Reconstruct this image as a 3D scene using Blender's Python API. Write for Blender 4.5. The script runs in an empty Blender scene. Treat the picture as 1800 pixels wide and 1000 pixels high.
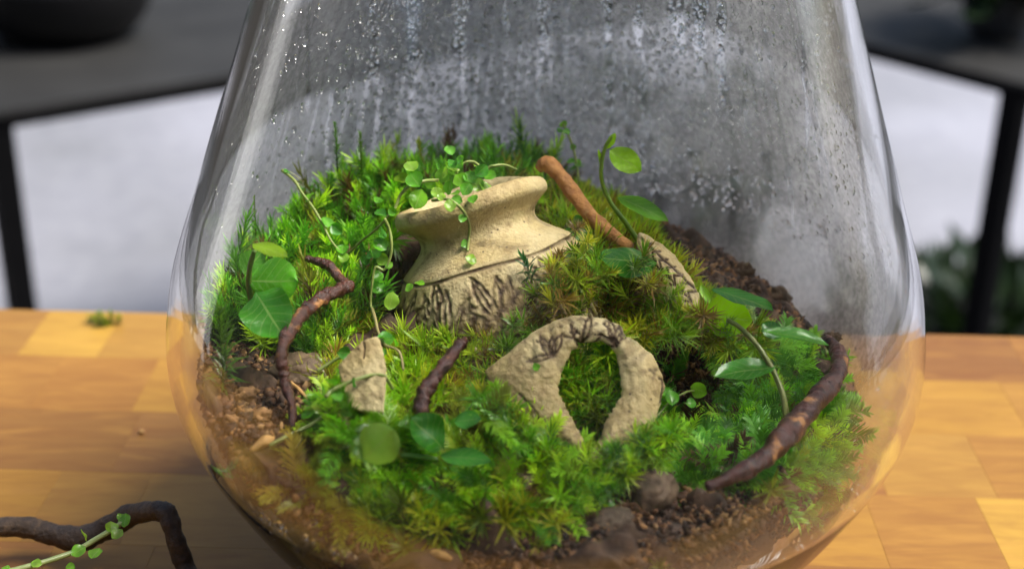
import bpy, math
import numpy as np
from mathutils import Matrix, Vector
PI = math.pi
rng = np.random.default_rng(7)
sc = bpy.context.scene
COL = sc.collection

# ------------------------------------------------------------------ camera
CAM = np.array([-0.0107966, -0.41989372, 0.30133811])
CR = np.array([0.99981571, 0.00796105, 0.01746893])
CU = np.array([-0.01919744, 0.41461682, 0.90979358])
CF = np.array([0, 0.90996127, -0.41469324])
cd = bpy.data.cameras.new('camera'); cam = bpy.data.objects.new('camera', cd); COL.objects.link(cam)
cam.matrix_world = Matrix([[CR[0], CU[0], -CF[0], CAM[0]], [CR[1], CU[1], -CF[1], CAM[1]], [CR[2], CU[2], -CF[2], CAM[2]], [0, 0, 0, 1]])
cd.lens = 50; cd.sensor_width = 36; cd.sensor_fit = 'HORIZONTAL'
cd.clip_start = 0.02; cd.clip_end = 100
cd.dof.use_dof = True; cd.dof.focus_distance = 0.455; cd.dof.aperture_fstop = 7.6
sc.camera = cam

# ------------------------------------------------------------------ light
w = bpy.data.worlds.new('World'); sc.world = w; w.use_nodes = True
nt = w.node_tree; bg = nt.nodes['Background']
sky = nt.nodes.new('ShaderNodeTexSky'); sky.sky_type = 'NISHITA'; sky.sun_disc = False
SUN_EL, SUN_AZ = math.radians(60), math.radians(97)      # azimuth clockwise from +y
sky.sun_elevation = SUN_EL; sky.sun_rotation = SUN_AZ
sky.air_density = 1.0; sky.dust_density = 3.0; sky.ozone_density = 1.0
nt.links.new(sky.outputs[0], bg.inputs[0]); bg.inputs[1].default_value = 0.065
sd = bpy.data.lights.new('sun', 'SUN'); sd.energy = 2.3; sd.angle = math.radians(28); sd.color = (1.0, 0.95, 0.87)
so = bpy.data.objects.new('sun', sd); COL.objects.link(so)
sv = Vector((math.sin(SUN_AZ) * math.cos(SUN_EL), math.cos(SUN_AZ) * math.cos(SUN_EL), math.sin(SUN_EL)))
so.rotation_euler = sv.to_track_quat('Z', 'Y').to_euler(); so.location = sv * 3
sc.view_settings.view_transform = 'Standard'; sc.view_settings.look = 'None'
sc.view_settings.exposure = 1.5; sc.view_settings.gamma = 1
cy = sc.cycles
cy.use_denoising = True; cy.max_bounces = 14; cy.transmission_bounces = 14; cy.transparent_max_bounces = 12
cy.diffuse_bounces = 4; cy.glossy_bounces = 6; cy.caustics_refractive = True; cy.caustics_reflective = False
cy.sample_clamp_indirect = 6; cy.blur_glossy = 0.5

# ------------------------------------------------------------------ photo-to-place geometry
def ray(px, py): return CF * 2500 + CR * (px - 900) - CU * (py - 500)
def at(px, py, Y):
    d = ray(px, py); return CAM + d * ((Y - CAM[1]) / d[1])
def at_z(px, py, z):
    d = ray(px, py); return CAM + d * ((z - CAM[2]) / d[2])
def depth(p): return float((np.asarray(p) - CAM) @ CF)
def proj(P):
    Q = np.asarray(P) - CAM; z = Q @ CF
    return 900 + 2500 * (Q @ CR) / z, 500 - 2500 * (Q @ CU) / z
PZ = np.array([0, .004, .012, .03, .055, .085, .115, .15, .19, .23, .24, .244, .246])
PR = np.array([.044, .0600, .0735, .0895, .1065, .12, .1189, .1077, .0938, .0803, .0770, .0757, .0755])
def profile(z):
    m = np.gradient(PR, PZ); i = np.clip(np.searchsorted(PZ, z) - 1, 0, len(PZ) - 2)
    h = PZ[i + 1] - PZ[i]; t = (np.clip(z, 0, .246) - PZ[i]) / h
    return (2*t**3-3*t**2+1)*PR[i]+(t**3-2*t**2+t)*h*m[i]+(-2*t**3+3*t**2)*PR[i+1]+(t**3-t**2)*h*m[i+1]

# terrain inside the jar: radial-basis surface through surveyed points
TP = [(380,520,.01),(450,470,.035),(560,400,.055),(680,365,.065),(800,355,.07),(900,355,.07),(1000,400,.06),(1100,440,.06),(1180,412,.075),(1300,448,.075),(1400,516,.05),(1480,604,.02),(1490,700,0),(1480,790,-.02),
 (450,600,-.01),(420,700,-.045),(400,740,-.06),(520,640,-.02),(600,560,.01),(600,700,-.045),(640,490,.035),(1250,560,.01),(1040,700,-.024),(1250,680,0),(1400,710,-.01),(1250,780,-.045),(1380,820,-.05),(600,800,-.07),(700,750,-.05),(850,700,-.035),(850,850,-.075),(750,900,-.085),(1000,900,-.085),(1000,830,-.065),(1150,900,-.08),(1250,870,-.07),(560,900,-.085),(960,985,-.098),(740,985,-.09),(1440,880,-.06),(968,495,-.010),(1000,478,-.003),(1080,495,.008),(1160,535,.010),(900,600,-.024),(1000,575,-.014),(1100,575,-.006),(1200,590,.004),(800,640,-.032),(700,650,-.026),(740,640,-.028)]
tp = np.array([at(*t) for t in TP])
tp = np.vstack([tp, [[.034, -.016, .060], [.046, -.010, .058], [.026, -.018, .066]]])
def kern(a, b): return np.sqrt(((a[:, None, :2] - b[None, :, :2]) ** 2).sum(-1) + 6e-5)
K = kern(tp, tp); n = len(tp)
A = np.block([[K - np.eye(n) * 8e-3, np.ones((n, 1))], [np.ones((1, n)), np.zeros((1, 1))]])
sol = np.linalg.solve(A, np.append(tp[:, 2], 0))
def terrain(x, y):
    x = np.atleast_1d(x).astype(float); y = np.atleast_1d(y).astype(float)
    out = np.empty(x.size); q = np.stack([x.ravel(), y.ravel(), 0 * x.ravel()], 1)
    for i in range(0, len(q), 4000): out[i:i+4000] = kern(q[i:i+4000], tp) @ sol[:-1] + sol[-1]
    return out.reshape(x.shape)
def rim_r(a): return .1045 - .0075 * np.cos(a) + .001 * np.sin(3 * a + 1) + .0007 * np.sin(9 * a)
def on(px, py, lift=0.0):
    Y = np.linspace(-.115, .11, 226); d = ray(px, py)
    P = CAM + d * ((Y[:, None] - CAM[1]) / d[1])
    T = terrain(P[:, 0], P[:, 1]) + lift
    k = np.nonzero(P[:, 2] < T)[0]
    return P[k[0]] if len(k) else P[-1]

# ------------------------------------------------------------------ helpers
def mesh(name, V, F, mat=None, smooth=True, color=None):
    V = np.asarray(V, float); me = bpy.data.meshes.new(name)
    if isinstance(F, np.ndarray):
        k = F.shape[1]; me.vertices.add(len(V)); me.vertices.foreach_set('co', V.ravel())
        me.loops.add(F.size); me.loops.foreach_set('vertex_index', F.ravel().astype(np.int32))
        me.polygons.add(len(F)); me.polygons.foreach_set('loop_start', (np.arange(len(F)) * k).astype(np.int32))
        me.update(calc_edges=True)
    else:
        me.from_pydata([tuple(v) for v in V], [], [tuple(f) for f in F]); me.update()
    if smooth: me.polygons.foreach_set('use_smooth', [True] * len(me.polygons))
    if color is not None:
        a = me.color_attributes.new('tint', 'FLOAT_COLOR', 'POINT')
        c = np.ones((len(V), 4)); c[:, :3] = color; a.data.foreach_set('color', c.ravel())
    if mat: me.materials.append(mat)
    return me
def obj(name, me, parent=None, **props):
    o = bpy.data.objects.new(name, me); COL.objects.link(o)
    if parent: o.parent = parent
    for k, v in props.items(): o[k] = v
    return o
def thing(name, label, cat, loc=(0, 0, 0), group=None, me=None):
    o = bpy.data.objects.new(name, me); COL.objects.link(o); o.location = loc
    o['label'] = label; o['category'] = cat
    if group: o['group'] = group
    return o
def unit(v): v = np.asarray(v, float); return v / (np.linalg.norm(v) + 1e-12)
def spline(P, n):
    P = np.asarray(P, float); m = len(P)
    if m < 3: return np.array([P[0] + (P[-1] - P[0]) * t for t in np.linspace(0, 1, n)])
    E = np.vstack([2 * P[0] - P[1], P, 2 * P[-1] - P[-2]]); out = []
    for s in np.linspace(0, m - 1 - 1e-9, n):
        i = int(s); t = s - i; a, b, c, d = E[i:i + 4]
        out.append(.5 * (2*b + (c - a)*t + (2*a - 5*b + 4*c - d)*t*t + (3*b - a - 3*c + d)*t**3))
    return np.array(out)
def tube(P, rad, seg=8, n=None, rough=0.0, seed=0, cap=True):
    """tapering tube along spline; rad list per control point"""
    n = n or max(6, len(P) * 5)
    Q = np.hstack([np.asarray(P, float), np.asarray(rad, float)[:, None]]); S = spline(Q, n)
    C, r = S[:, :3], np.maximum(S[:, 3], 1e-5); T = np.gradient(C, axis=0)
    T /= np.linalg.norm(T, axis=1)[:, None] + 1e-12
    a = unit(np.cross(T[0], [0.3, 0.2, 1])); V = []; g = np.random.default_rng(seed)
    ph = g.random(6) * 6.28
    for i in range(n):
        a = unit(a - T[i] * (a @ T[i])); b = np.cross(T[i], a)
        for k in range(seg):
            t = 2 * PI * k / seg
            q = r[i] * (1 + rough * (np.sin(2*t + ph[0] + i*.35) * .5 + np.sin(3*t + ph[1] - i*.6) * .3 + np.sin(i*.9 + ph[2]) * .4 + g.normal() * .25))
            V.append(C[i] + q * (a * np.cos(t) + b * np.sin(t)))
    F = [(i*seg + k, i*seg + (k+1) % seg, (i+1)*seg + (k+1) % seg, (i+1)*seg + k) for i in range(n-1) for k in range(seg)]
    if cap:
        V += [C[0] - T[0]*r[0]*.3, C[-1] + T[-1]*r[-1]*.3]; c0, c1 = len(V)-2, len(V)-1
        F += [(c0, (k+1) % seg, k) for k in range(seg)] + [(c1, (n-1)*seg + k, (n-1)*seg + (k+1) % seg) for k in range(seg)]
    return np.array(V), F
def box_vf(lo, hi, ch=0.0):
    (x0, y0, z0), (x1, y1, z1) = lo, hi
    if not ch:
        V = [(x, y, z) for z in (z0, z1) for y in (y0, y1) for x in (x0, x1)]
        return V, [(0,2,3,1),(4,5,7,6),(0,1,5,4),(2,6,7,3),(0,4,6,2),(1,3,7,5)]
    V = [(x0,y0,z0),(x1,y0,z0),(x1,y1,z0),(x0,y1,z0),(x0,y0,z1-ch),(x1,y0,z1-ch),(x1,y1,z1-ch),(x0,y1,z1-ch),(x0+ch,y0+ch,z1),(x1-ch,y0+ch,z1),(x1-ch,y1-ch,z1),(x0+ch,y1-ch,z1)]
    F = [(3,2,1,0),(8,9,10,11)]
    for k in range(4):
        j = (k+1) % 4; F += [(k, j, 4+j, 4+k), (4+k, 4+j, 8+j, 8+k)]
    return V, F
def lathe(prof, seg=64, M=None):
    V = [(r*math.cos(2*PI*k/seg), r*math.sin(2*PI*k/seg), z) for r, z in prof for k in range(seg)]
    F = [(i*seg+k, i*seg+(k+1) % seg, (i+1)*seg+(k+1) % seg, (i+1)*seg+k) for i in range(len(prof)-1) for k in range(seg)]
    return np.array(V), F
ICO = None
def ico(sub=1):
    t = (1 + 5 ** .5) / 2
    V = [unit(v) for v in [(-1,t,0),(1,t,0),(-1,-t,0),(1,-t,0),(0,-1,t),(0,1,t),(0,-1,-t),(0,1,-t),(t,0,-1),(t,0,1),(-t,0,-1),(-t,0,1)]]
    F = [(0,11,5),(0,5,1),(0,1,7),(0,7,10),(0,10,11),(1,5,9),(5,11,4),(11,10,2),(10,7,6),(7,1,8),(3,9,4),(3,4,2),(3,2,6),(3,6,8),(3,8,9),(4,9,5),(2,4,11),(6,2,10),(8,6,7),(9,8,1)]
    for _ in range(sub):
        E = {}; G = []
        def mid(a, b):
            k = (min(a, b), max(a, b))
            if k not in E: E[k] = len(V); V.append(unit(V[a] + V[b]))
            return E[k]
        for a, b, c in F:
            x, y, z = mid(a, b), mid(b, c), mid(c, a); G += [(a, x, z), (b, y, x), (c, z, y), (x, y, z)]
        F = G
    return np.array(V), np.array(F)
def scatter(temps, which, pos, rot, scale, col, name, mat, shade=True):
    """bake many copies of small templates (V, F, colour factor) into one mesh"""
    VV, FF, CC = [], [], []; off = 0
    for k, (V, F, c) in enumerate(temps):
        m = np.nonzero(which == k)[0]
        if not len(m): continue
        P = np.einsum('nij,vj->nvi', rot[m], V) * scale[m][:, None, None] + pos[m][:, None, :]
        VV.append(P.reshape(-1, 3)); FF.append((F[None] + (np.arange(len(m)) * len(V))[:, None, None] + off).reshape(-1, 3))
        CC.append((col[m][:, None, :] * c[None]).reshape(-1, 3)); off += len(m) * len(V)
    return mesh(name, np.vstack(VV), np.vstack(FF), mat, shade, np.vstack(CC))
def rots(N, normal=None, tilt=.3, g=rng):
    """random frames whose z axis is near the normal"""
    z = (np.array([0, 0, 1.]) if normal is None else normal) + g.normal(size=(N, 3)) * tilt
    z /= np.linalg.norm(z, axis=1)[:, None]; x = g.normal(size=(N, 3)); x -= z * (x * z).sum(1)[:, None]
    x /= np.linalg.norm(x, axis=1)[:, None]; y = np.cross(z, x); return np.stack([x, y, z], -1)
def inside(px, py, poly):
    poly = np.asarray(poly, float); r = np.zeros(np.shape(px), bool); j = len(poly) - 1
    for i in range(len(poly)):
        xi, yi = poly[i]; xj, yj = poly[j]
        c = ((yi > py) != (yj > py)) & (px < (xj - xi) * (py - yi) / (yj - yi + 1e-9) + xi); r ^= c; j = i
    return r

# ------------------------------------------------------------------ materials
class NT:
    def __init__(s, name):
        s.m = bpy.data.materials.new(name); s.m.use_nodes = True; s.t = s.m.node_tree
        s.b = s.t.nodes['Principled BSDF']; s.out = s.t.nodes['Material Output']
    def n(s, typ, ins=None, **kw):
        x = s.t.nodes.new('ShaderNode' + typ)
        for k, v in kw.items(): setattr(x, k, v)
        for k, v in (ins or {}).items(): s.put(x.inputs[k], v)
        return x
    def put(s, sock, v):
        if isinstance(v, bpy.types.NodeSocket): s.t.links.new(v, sock)
        elif isinstance(v, bpy.types.Node): s.t.links.new(v.outputs[0], sock)
        else:
            if hasattr(sock.default_value, '__len__') and hasattr(v, '__len__') and len(v) == 3 and len(sock.default_value) == 4: v = (*v, 1)
            sock.default_value = v
    def math(s, op, a, b=0.0, clamp=False):
        x = s.n('Math', operation=op, use_clamp=clamp); s.put(x.inputs[0], a); s.put(x.inputs[1], b); return x.outputs[0]
    def ramp(s, fac, stops):
        x = s.n('ValToRGB'); s.put(x.inputs[0], fac); e = x.color_ramp.elements
        while len(e) < len(stops): e.new(0.5)
        for q, (p, c) in zip(e, stops): q.position = p; q.color = (*c, 1) if len(c) == 3 else c
        return x.outputs[0]
    def mix(s, f, a, b, mode='MIX'):
        x = s.n('Mix', data_type='RGBA', blend_type=mode); s.put(x.inputs[0], f); s.put(x.inputs[6], a); s.put(x.inputs[7], b); return x.outputs[2]
    def noise(s, scale, detail=4, vec=None, rough=.55, dist=0.0):
        x = s.n('TexNoise', {'Scale': scale, 'Detail': detail, 'Roughness': rough, 'Distortion': dist})
        if vec is not None: s.put(x.inputs['Vector'], vec)
        return x.outputs[0]
    def pos(s): return s.n('NewGeometry').outputs['Position']
    def objco(s): return s.n('TexCoord').outputs['Object']
    def bump(s, h, strength=.5, dist=.001):
        b = s.n('Bump', {'Height': h, 'Strength': strength, 'Distance': dist}); s.put(s.b.inputs['Normal'], b.outputs[0]); return b.outputs[0]
    def set(s, **kw):
        for k, v in kw.items(): s.put(s.b.inputs[k.replace('_', ' ')], v)
        return s.m
    def scale(s, vec, sx, sy, sz, off=None):
        x = s.n('Mapping'); s.put(x.inputs[0], vec); x.inputs[3].default_value = (sx, sy, sz)
        if off is not None: s.put(x.inputs[1], off)
        return x.outputs[0]

def mat_wood():
    s = NT('butcher_block_wood'); oi = s.n('ObjectInfo'); p = s.pos(); rnd = oi.outputs['Random']
    off = s.n('CombineXYZ', {0: s.math('MULTIPLY', rnd, 7.3), 1: s.math('MULTIPLY', rnd, 3.1), 2: s.math('MULTIPLY', rnd, 11.7)})
    v = s.scale(p, 9, 42, 42, off.outputs[0])
    warp = s.noise(2.2, 3, v, .5, 1.5)
    g1 = s.noise(3.0, 6, v, .6, .8)
    fine = s.noise(1.0, 3, s.scale(p, 60, 1400, 900, off.outputs[0]))
    base = s.ramp(rnd, [(0, (0.33, 0.1706, 0.0276)), (0.2, (0.245, 0.108, 0.031)), (0.38, (0.39, 0.216, 0.0333)), (0.55, (0.18, 0.0778, 0.0264)), (0.7, (0.29, 0.1382, 0.031)), (0.85, (0.44, 0.2592, 0.0437)), (1, (0.215, 0.0972, 0.031))])
    c = s.mix(s.ramp(g1, [(.38, (0, 0, 0)), (.72, (.42, .42, .42))]), base, (.16, .058, .02))
    c = s.mix(s.ramp(warp, [(.5, (0, 0, 0)), (.8, (.45, .45, .45))]), c, (.44, .235, .05))
    c = s.mix(s.ramp(fine, [(.55, (0, 0, 0)), (.75, (.3, .3, .3))]), c, (.18, .075, .03))
    s.bump(fine, .15, .0004)
    return s.set(Base_Color=c, Roughness=s.ramp(g1, [(0, (.36,)*3), (1, (.55,)*3)]), Specular_IOR_Level=.2)
def mat_plain(name, col, rough=.6, metal=0, nscale=30, var=.35, bump=0.0, spec=.4):
    s = NT(name); nz = s.noise(nscale, 5, s.pos())
    c = s.mix(s.ramp(nz, [(.3, (0, 0, 0)), (.75, (1, 1, 1))]), tuple(x * (1 - var) for x in col), tuple(min(1, x * (1 + var)) for x in col))
    if bump: s.bump(nz, bump, .002)
    return s.set(Base_Color=c, Roughness=rough, Metallic=metal, Specular_IOR_Level=spec)
def leafy(name, rough=.35, trans=.4, spec=.5, veins=False, attr=True, col=(.08, .2, .02), nsc=140):
    s = NT(name)
    if attr: base = s.n('Attribute', attribute_name='tint').outputs['Color']
    else: base = col
    nz = s.noise(nsc, 4, s.pos())
    c = s.mix(s.ramp(nz, [(.35, (0, 0, 0)), (.7, (.55,)*3)]), base, s.mix(1.0, base, (.55, .7, .45), 'MULTIPLY'))
    if veins:
        uv = s.n('UVMap').outputs[0]; sp = s.n('SeparateXYZ', {0: uv})
        t = s.math('ABSOLUTE', s.math('SUBTRACT', sp.outputs[0], .5))
        side = s.math('SINE', s.math('MULTIPLY', s.math('SUBTRACT', sp.outputs[1], s.math('MULTIPLY', t, .55)), 42.0))
        vein = s.math('MAXIMUM', s.math('GREATER_THAN', .022, t), s.math('MULTIPLY', s.math('GREATER_THAN', side, .93), .55))
        c = s.mix(s.math('MULTIPLY', vein, .7), c, s.mix(.5, c, (.5, .62, .22)))
        s.bump(s.math('ADD', s.math('MULTIPLY', vein, -.5), s.noise(330, 3, s.pos())), .45, .0008)
    s.set(Base_Color=c, Roughness=rough, Specular_IOR_Level=spec)
    tr = s.n('BsdfTranslucent', {'Color': s.mix(1.0, c, (1.15, 1.25, .45), 'MULTIPLY')})
    mx = s.n('MixShader', {0: trans, 1: s.b.outputs[0], 2: tr.outputs[0]}); s.t.links.new(mx.outputs[0], s.out.inputs[0])
    return s.m
def mat_soil(name='dark_soil'):
    s = NT(name); p = s.pos(); a = s.noise(160, 8, p, .7); b = s.noise(35, 4, p)
    c = s.ramp(a, [(.25, (.016, .009, .005)), (.5, (.075, .038, .018)), (.68, (.16, .085, .037)), (.85, (.30, .17, .075))])
    c = s.mix(s.ramp(b, [(.45, (0, 0, 0)), (.75, (.7,)*3)]), c, (.035, .02, .012))
    s.bump(a, .8, .0015); return s.set(Base_Color=c, Roughness=s.ramp(b, [(.3, (.5,)*3), (.7, (.85,)*3)]))
def mat_crumb():
    s = NT('soil_crumb'); base = s.n('Attribute', attribute_name='tint').outputs['Color']; a = s.noise(700, 5, s.pos(), .7)
    c = s.mix(1.0, base, s.ramp(a, [(.3, (.4,)*3), (.7, (1.3,)*3)]), 'MULTIPLY'); s.bump(a, .6, .0006)
    return s.set(Base_Color=c, Roughness=.7)
def mat_clay():
    s = NT('fired_clay'); p = s.pos(); d = s.n('Attribute', attribute_name='tint').outputs['Color']
    a = s.noise(28, 6, p, .6); b = s.noise(140, 6, p, .65); f = s.noise(900, 4, p)
    c = s.ramp(a, [(.28, (.27, .185, .07)), (.48, (.49, .375, .165)), (.7, (.64, .54, .30))])
    c = s.mix(s.ramp(b, [(.50, (0, 0, 0)), (.74, (.85,)*3)]), c, (.17, .105, .038))
    st = s.noise(60, 5, p, .7, .6); c = s.mix(s.ramp(st, [(.55, (0, 0, 0)), (.68, (.7,)*3)]), c, (.12, .085, .035))
    gr = s.noise(44, 4, p, .6); c = s.mix(s.ramp(gr, [(.58, (0, 0, 0)), (.75, (.35,)*3)]), c, (.12, .16, .03))
    sp = s.n('TexVoronoi', {'Vector': p, 'Scale': 210.0, 'Randomness': 1.0}); 
    c = s.mix(s.ramp(sp.outputs['Distance'], [(.055, (.85,)*3), (.10, (0, 0, 0))]), c, (.05, .03, .015))
    c = s.mix(s.n('SeparateColor', {0: d}).outputs[0], c, s.mix(s.ramp(f, [(.3, (0, 0, 0)), (.7, (1, 1, 1))]), (.035, .019, .008), (.11, .06, .022)))
    s.bump(s.math('ADD', s.math('MULTIPLY', b, .9), s.math('MULTIPLY', f, .5)), .75, .0015)
    return s.set(Base_Color=c, Roughness=s.ramp(b, [(.3, (.42,)*3), (.7, (.68,)*3)]), Specular_IOR_Level=.4)
def mat_bark(name, dark, mid, peel, amount=.5, rough=.3, sc_=90):
    s = NT(name); p = s.pos(); a = s.noise(sc_, 6, p, .6); b = s.noise(420, 6, p, .65); c3 = s.noise(sc_ * .6, 3, s.scale(p, 1, 1, 1))
    c = s.mix(s.ramp(b, [(.3, (0, 0, 0)), (.7, (1, 1, 1))]), dark, mid)
    c = s.mix(s.ramp(a, [(amount, (0, 0, 0)), (amount + .05, (1, 1, 1))]), c, s.mix(b, peel, tuple(x * .6 for x in peel)))
    s.bump(s.math('ADD', b, s.math('MULTIPLY', a, .6)), .9, .0014)
    return s.set(Base_Color=c, Roughness=s.ramp(a, [(.3, (rough,)*3), (.7, (rough + .25,)*3)]), Specular_IOR_Level=.6)
def mat_glass():
    s = NT('clear_glass'); return s.set(Base_Color=(.985, .993, .99), Roughness=0.0, IOR=1.46, Transmission_Weight=1.0)
def mat_water():
    s = NT('water'); return s.set(Base_Color=(1, 1, 1), Roughness=0.0, IOR=1.33, Transmission_Weight=1.0)
def mat_film():
    s = NT('condensation'); ch = s.n('SeparateColor', {0: s.n('Attribute', attribute_name='tint').outputs['Color']}); fog = ch.outputs[0]; o = s.objco()
    fine = s.noise(1500, 3, o, .65); mid = s.noise(430, 4, o, .6)
    f = s.math('MULTIPLY', fog, s.ramp(fine, [(.3, (.86,)*3), (.7, (1.06,)*3)]), True)
    tone = s.mix(1.0, s.ramp(mid, [(.34, (.66,)*3), (.5, (.88,)*3), (.68, (1.16,)*3)]), s.ramp(s.noise(38, 4, o, .6), [(.3, (.9,)*3), (.7, (1.1,)*3)]), 'MULTIPLY')
    c = s.mix(ch.outputs[2], s.mix(1.0, (.53, .525, .535), tone, 'MULTIPLY'), (.9, .92, .95))
    di = s.n('BsdfDiffuse', {'Color': c}); tl = s.n('BsdfTranslucent', {'Color': c})
    mx0 = s.n('MixShader', {0: .62, 1: di.outputs[0], 2: tl.outputs[0]})
    tp_ = s.n('BsdfTransparent'); mx = s.n('MixShader', {0: f, 1: tp_.outputs[0], 2: mx0.outputs[0]})
    s.t.links.new(mx.outputs[0], s.out.inputs[0]); return s.m
def mat_floor():
    s = NT('pale_paving'); p = s.pos(); a = s.noise(.9, 3, p); b = s.noise(25, 5, p)
    c = s.ramp(a, [(.36, (.12, .125, .145)), (.62, (.245, .25, .30))]); c = s.mix(.12, c, s.ramp(b, [(.3, (.4,)*3), (.7, (.9,)*3)]))
    return s.set(Base_Color=c, Roughness=.55)

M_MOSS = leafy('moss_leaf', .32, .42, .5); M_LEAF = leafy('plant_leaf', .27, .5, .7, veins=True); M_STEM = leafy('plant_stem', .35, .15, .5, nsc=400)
M_DARKLEAF = leafy('dark_leaf', .3, .15, .5, attr=False, col=(.018, .036, .014))
M_SOIL, M_CRUMB, M_CLAY = mat_soil(), mat_crumb(), mat_clay()
M_BARK = mat_bark('wet_red_bark', (.016, .006, .004), (.11, .028, .012), (.50, .23, .07), .60, .18)
M_BARK2 = mat_bark('dry_dark_bark', (.022, .013, .008), (.085, .05, .026), (.15, .09, .045), .62, .5)
M_TAN = mat_bark('smooth_tan_bark', (.28, .10, .018), (.50, .23, .05), (.60, .34, .11), .55, .45)
M_STONE = mat_plain('brown_stone', (.13, .085, .05), .65, 0, 300, .5, .5); M_CHIP = mat_plain('wood_chip', (.52, .30, .10), .6, 0, 260, .35, .4)
M_CLOD = mat_plain('clay_clod', (.26, .14, .055), .75, 0, 260, .5, .7)

# ------------------------------------------------------------------ the setting: paving, benches, table
fv, ff = box_vf((-14, -14, -1.0), (14, 18, -.95)); pv = obj('paving', mesh('paving', fv, ff, mat_floor(), False)); pv['kind'] = 'structure'
M_WALL = mat_plain('dark_render', (.03, .028, .025), .9, 0, 3, .3, .0, .1)
def wall(name, lo, hi):
    V, F = box_vf(lo, hi); o = obj(name, mesh(name, V, F, M_WALL, False)); o['kind'] = 'structure'
wall('house_wall', (-2.8, -2.3, -.949), (2.8, -2.1, 1.7))
wall('unseen_wall', (-3.0, -2.099, -.949), (-2.8, 1.10, 1.25))  # unseen left wall, added to darken the side reflections in the glass
wall('unseen_wall', (-3.0, 1.70, -.949), (-2.8, 6, 1.25))  # added out of view so the mirrored pale streak stays narrow
V, F = box_vf((-2.98, 1.102, -.949), (-2.74, 1.698, 2.6), .01); o = obj('streak_slab', mesh('streak_slab', V, F, mat_plain('white_paint', (.80, .80, .78), .6, 0, 5, .04, .0, .3), False)); o['kind'] = 'structure'  # unseen white slab, added to mirror a pale streak in the jar
wall('unseen_wall', (2.8, -2.099, -.949), (3.0, .6, 1.5))  # unseen right wall, added to cut the haze mirrored in the glass
M_UNSEEN_FLOOR = mat_plain('unseen_dark_floor', (.035, .026, .02), .8, 0, 14, .3, .1, .2)  # unseen dark floor, added to dim reflections low on the jar
for k in range(26):
    V, F = box_vf((-3, -2.099 + k * .09, -.9499), (3, -2.015 + k * .09, -.925 + .0003 * (k % 3)), .003); o = obj('unseen_board', mesh('unseen_board', V, F, M_UNSEEN_FLOOR, False)); o['kind'] = 'structure'
BZ = -.25
eL0, eL1 = at_z(30, 192, BZ), at_z(385, 135, BZ); eR0, eR1 = at_z(1530, 78, BZ), at_z(1800, 148, BZ)
dL, dR = unit(eL0 - eL1), unit(eR1 - eR0)
Mx = np.array([dL[:2], -dR[:2]]).T; tt = np.linalg.solve(Mx, (eR0 - eL0)[:2]); corner = eL0 + dL * tt[0]
M_TOP = mat_plain('bench_stone', (.024, .024, .0235), .7, 0, 9, .3, .1, .25); M_STEEL = mat_plain('black_steel', (.003, .003, .0035), .7, 0, 40, .2, 0.0, .08)
def bench(dirv, length, label, leg_at):
    away = unit(np.array([-dirv[1], dirv[0], 0])); away = away if away[1] > 0 else -away
    b = thing('garden_bench', label, 'bench', tuple(corner), 'benches meeting behind the jar')
    mit = unit(unit(unit(np.array([-dL[1], dL[0], 0]) * (1 if dL[0] > 0 else 1))) + 0) if False else np.array([0.02, 1.0, 0])
    dep = .56; k = dep / (mit @ away); E0 = np.zeros(3); E1 = dirv * length
    def prism(a, b_, c, d, z0, z1):
        V = [(*p[:2], z0) for p in (a, b_, c, d)] + [(*p[:2], z1) for p in (a, b_, c, d)]
        return V, [(0,1,2,3),(7,6,5,4),(0,4,5,1),(1,5,6,2),(2,6,7,3),(3,7,4,0)]
    gap = dirv * .003
    V, F = prism(E0 + gap, E1, E1 + away * dep, mit * k + gap, -.008, 0); me = mesh('bench_top', V, F, M_TOP, False); obj('bench_top', me, b)
    V, F = prism(E0 + gap + away*.004, E1 + away*.004, E1 + away*.034, gap + mit*.034/(mit@away), -.024, -.0082); obj('steel_rail', mesh('steel_rail', V, F, M_STEEL, False), b)
    for L in leg_at:
        p = dirv * L + away * .006
        V, F = prism(p - dirv*.016, p + dirv*.016, p + dirv*.016 + away*.032, p - dirv*.016 + away*.032, -.7, -.0243); obj('bench_leg', mesh('bench_leg', V, F, M_STEEL, False), b)
    return b
def leg_len(px, py, dirv):
    return float((at_z(px, py, BZ) - corner) @ dirv)
bench(dL, 2.2, 'dark stone bench on black steel legs running off to the left of the jar', [leg_len(20, 214, dL), 2.1])
bench(dR, 2.2, 'dark stone bench on black steel legs running off to the right of the jar', [leg_len(1748, 150, dR), 2.1])

M_WOOD = mat_wood()
tb = thing('butcher_block_table', 'butcher block table top of pale and brown wood blocks under the jar', 'table')
tb.rotation_euler.z = -math.radians(1.05)
rows = [.1965, .1495, .1015, .0535, .0055, -.0425, -.0905, -.1385, -.1865]
wr = np.random.default_rng(12); cache = {}
for i in range(len(rows) - 1):
    x = -.47 + wr.random() * .04
    while x < .47:
        wd = wr.choice([.036, .043, .052, .062, .075]); key = round(wd, 3)
        if key not in cache:
            V, F = box_vf((0, 0, -.035), (wd - .00004, .04796, 0), .00009); cache[key] = mesh('wood_block', V, F, M_WOOD, False)
        o = obj('wood_block', cache[key], tb); o.location = (x, rows[i + 1] if i else rows[1] - .0, 0); 
        if i == 0: o.scale.y = (rows[0] - rows[1]) / .048
        x += wd
# underside board of the table, a hair lower than the blocks
V, F = box_vf((-.46, -.18, -.06), (.46, .194, -.0352)); obj('base_board', mesh('base_board', V, F, M_WOOD, False), tb)

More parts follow.
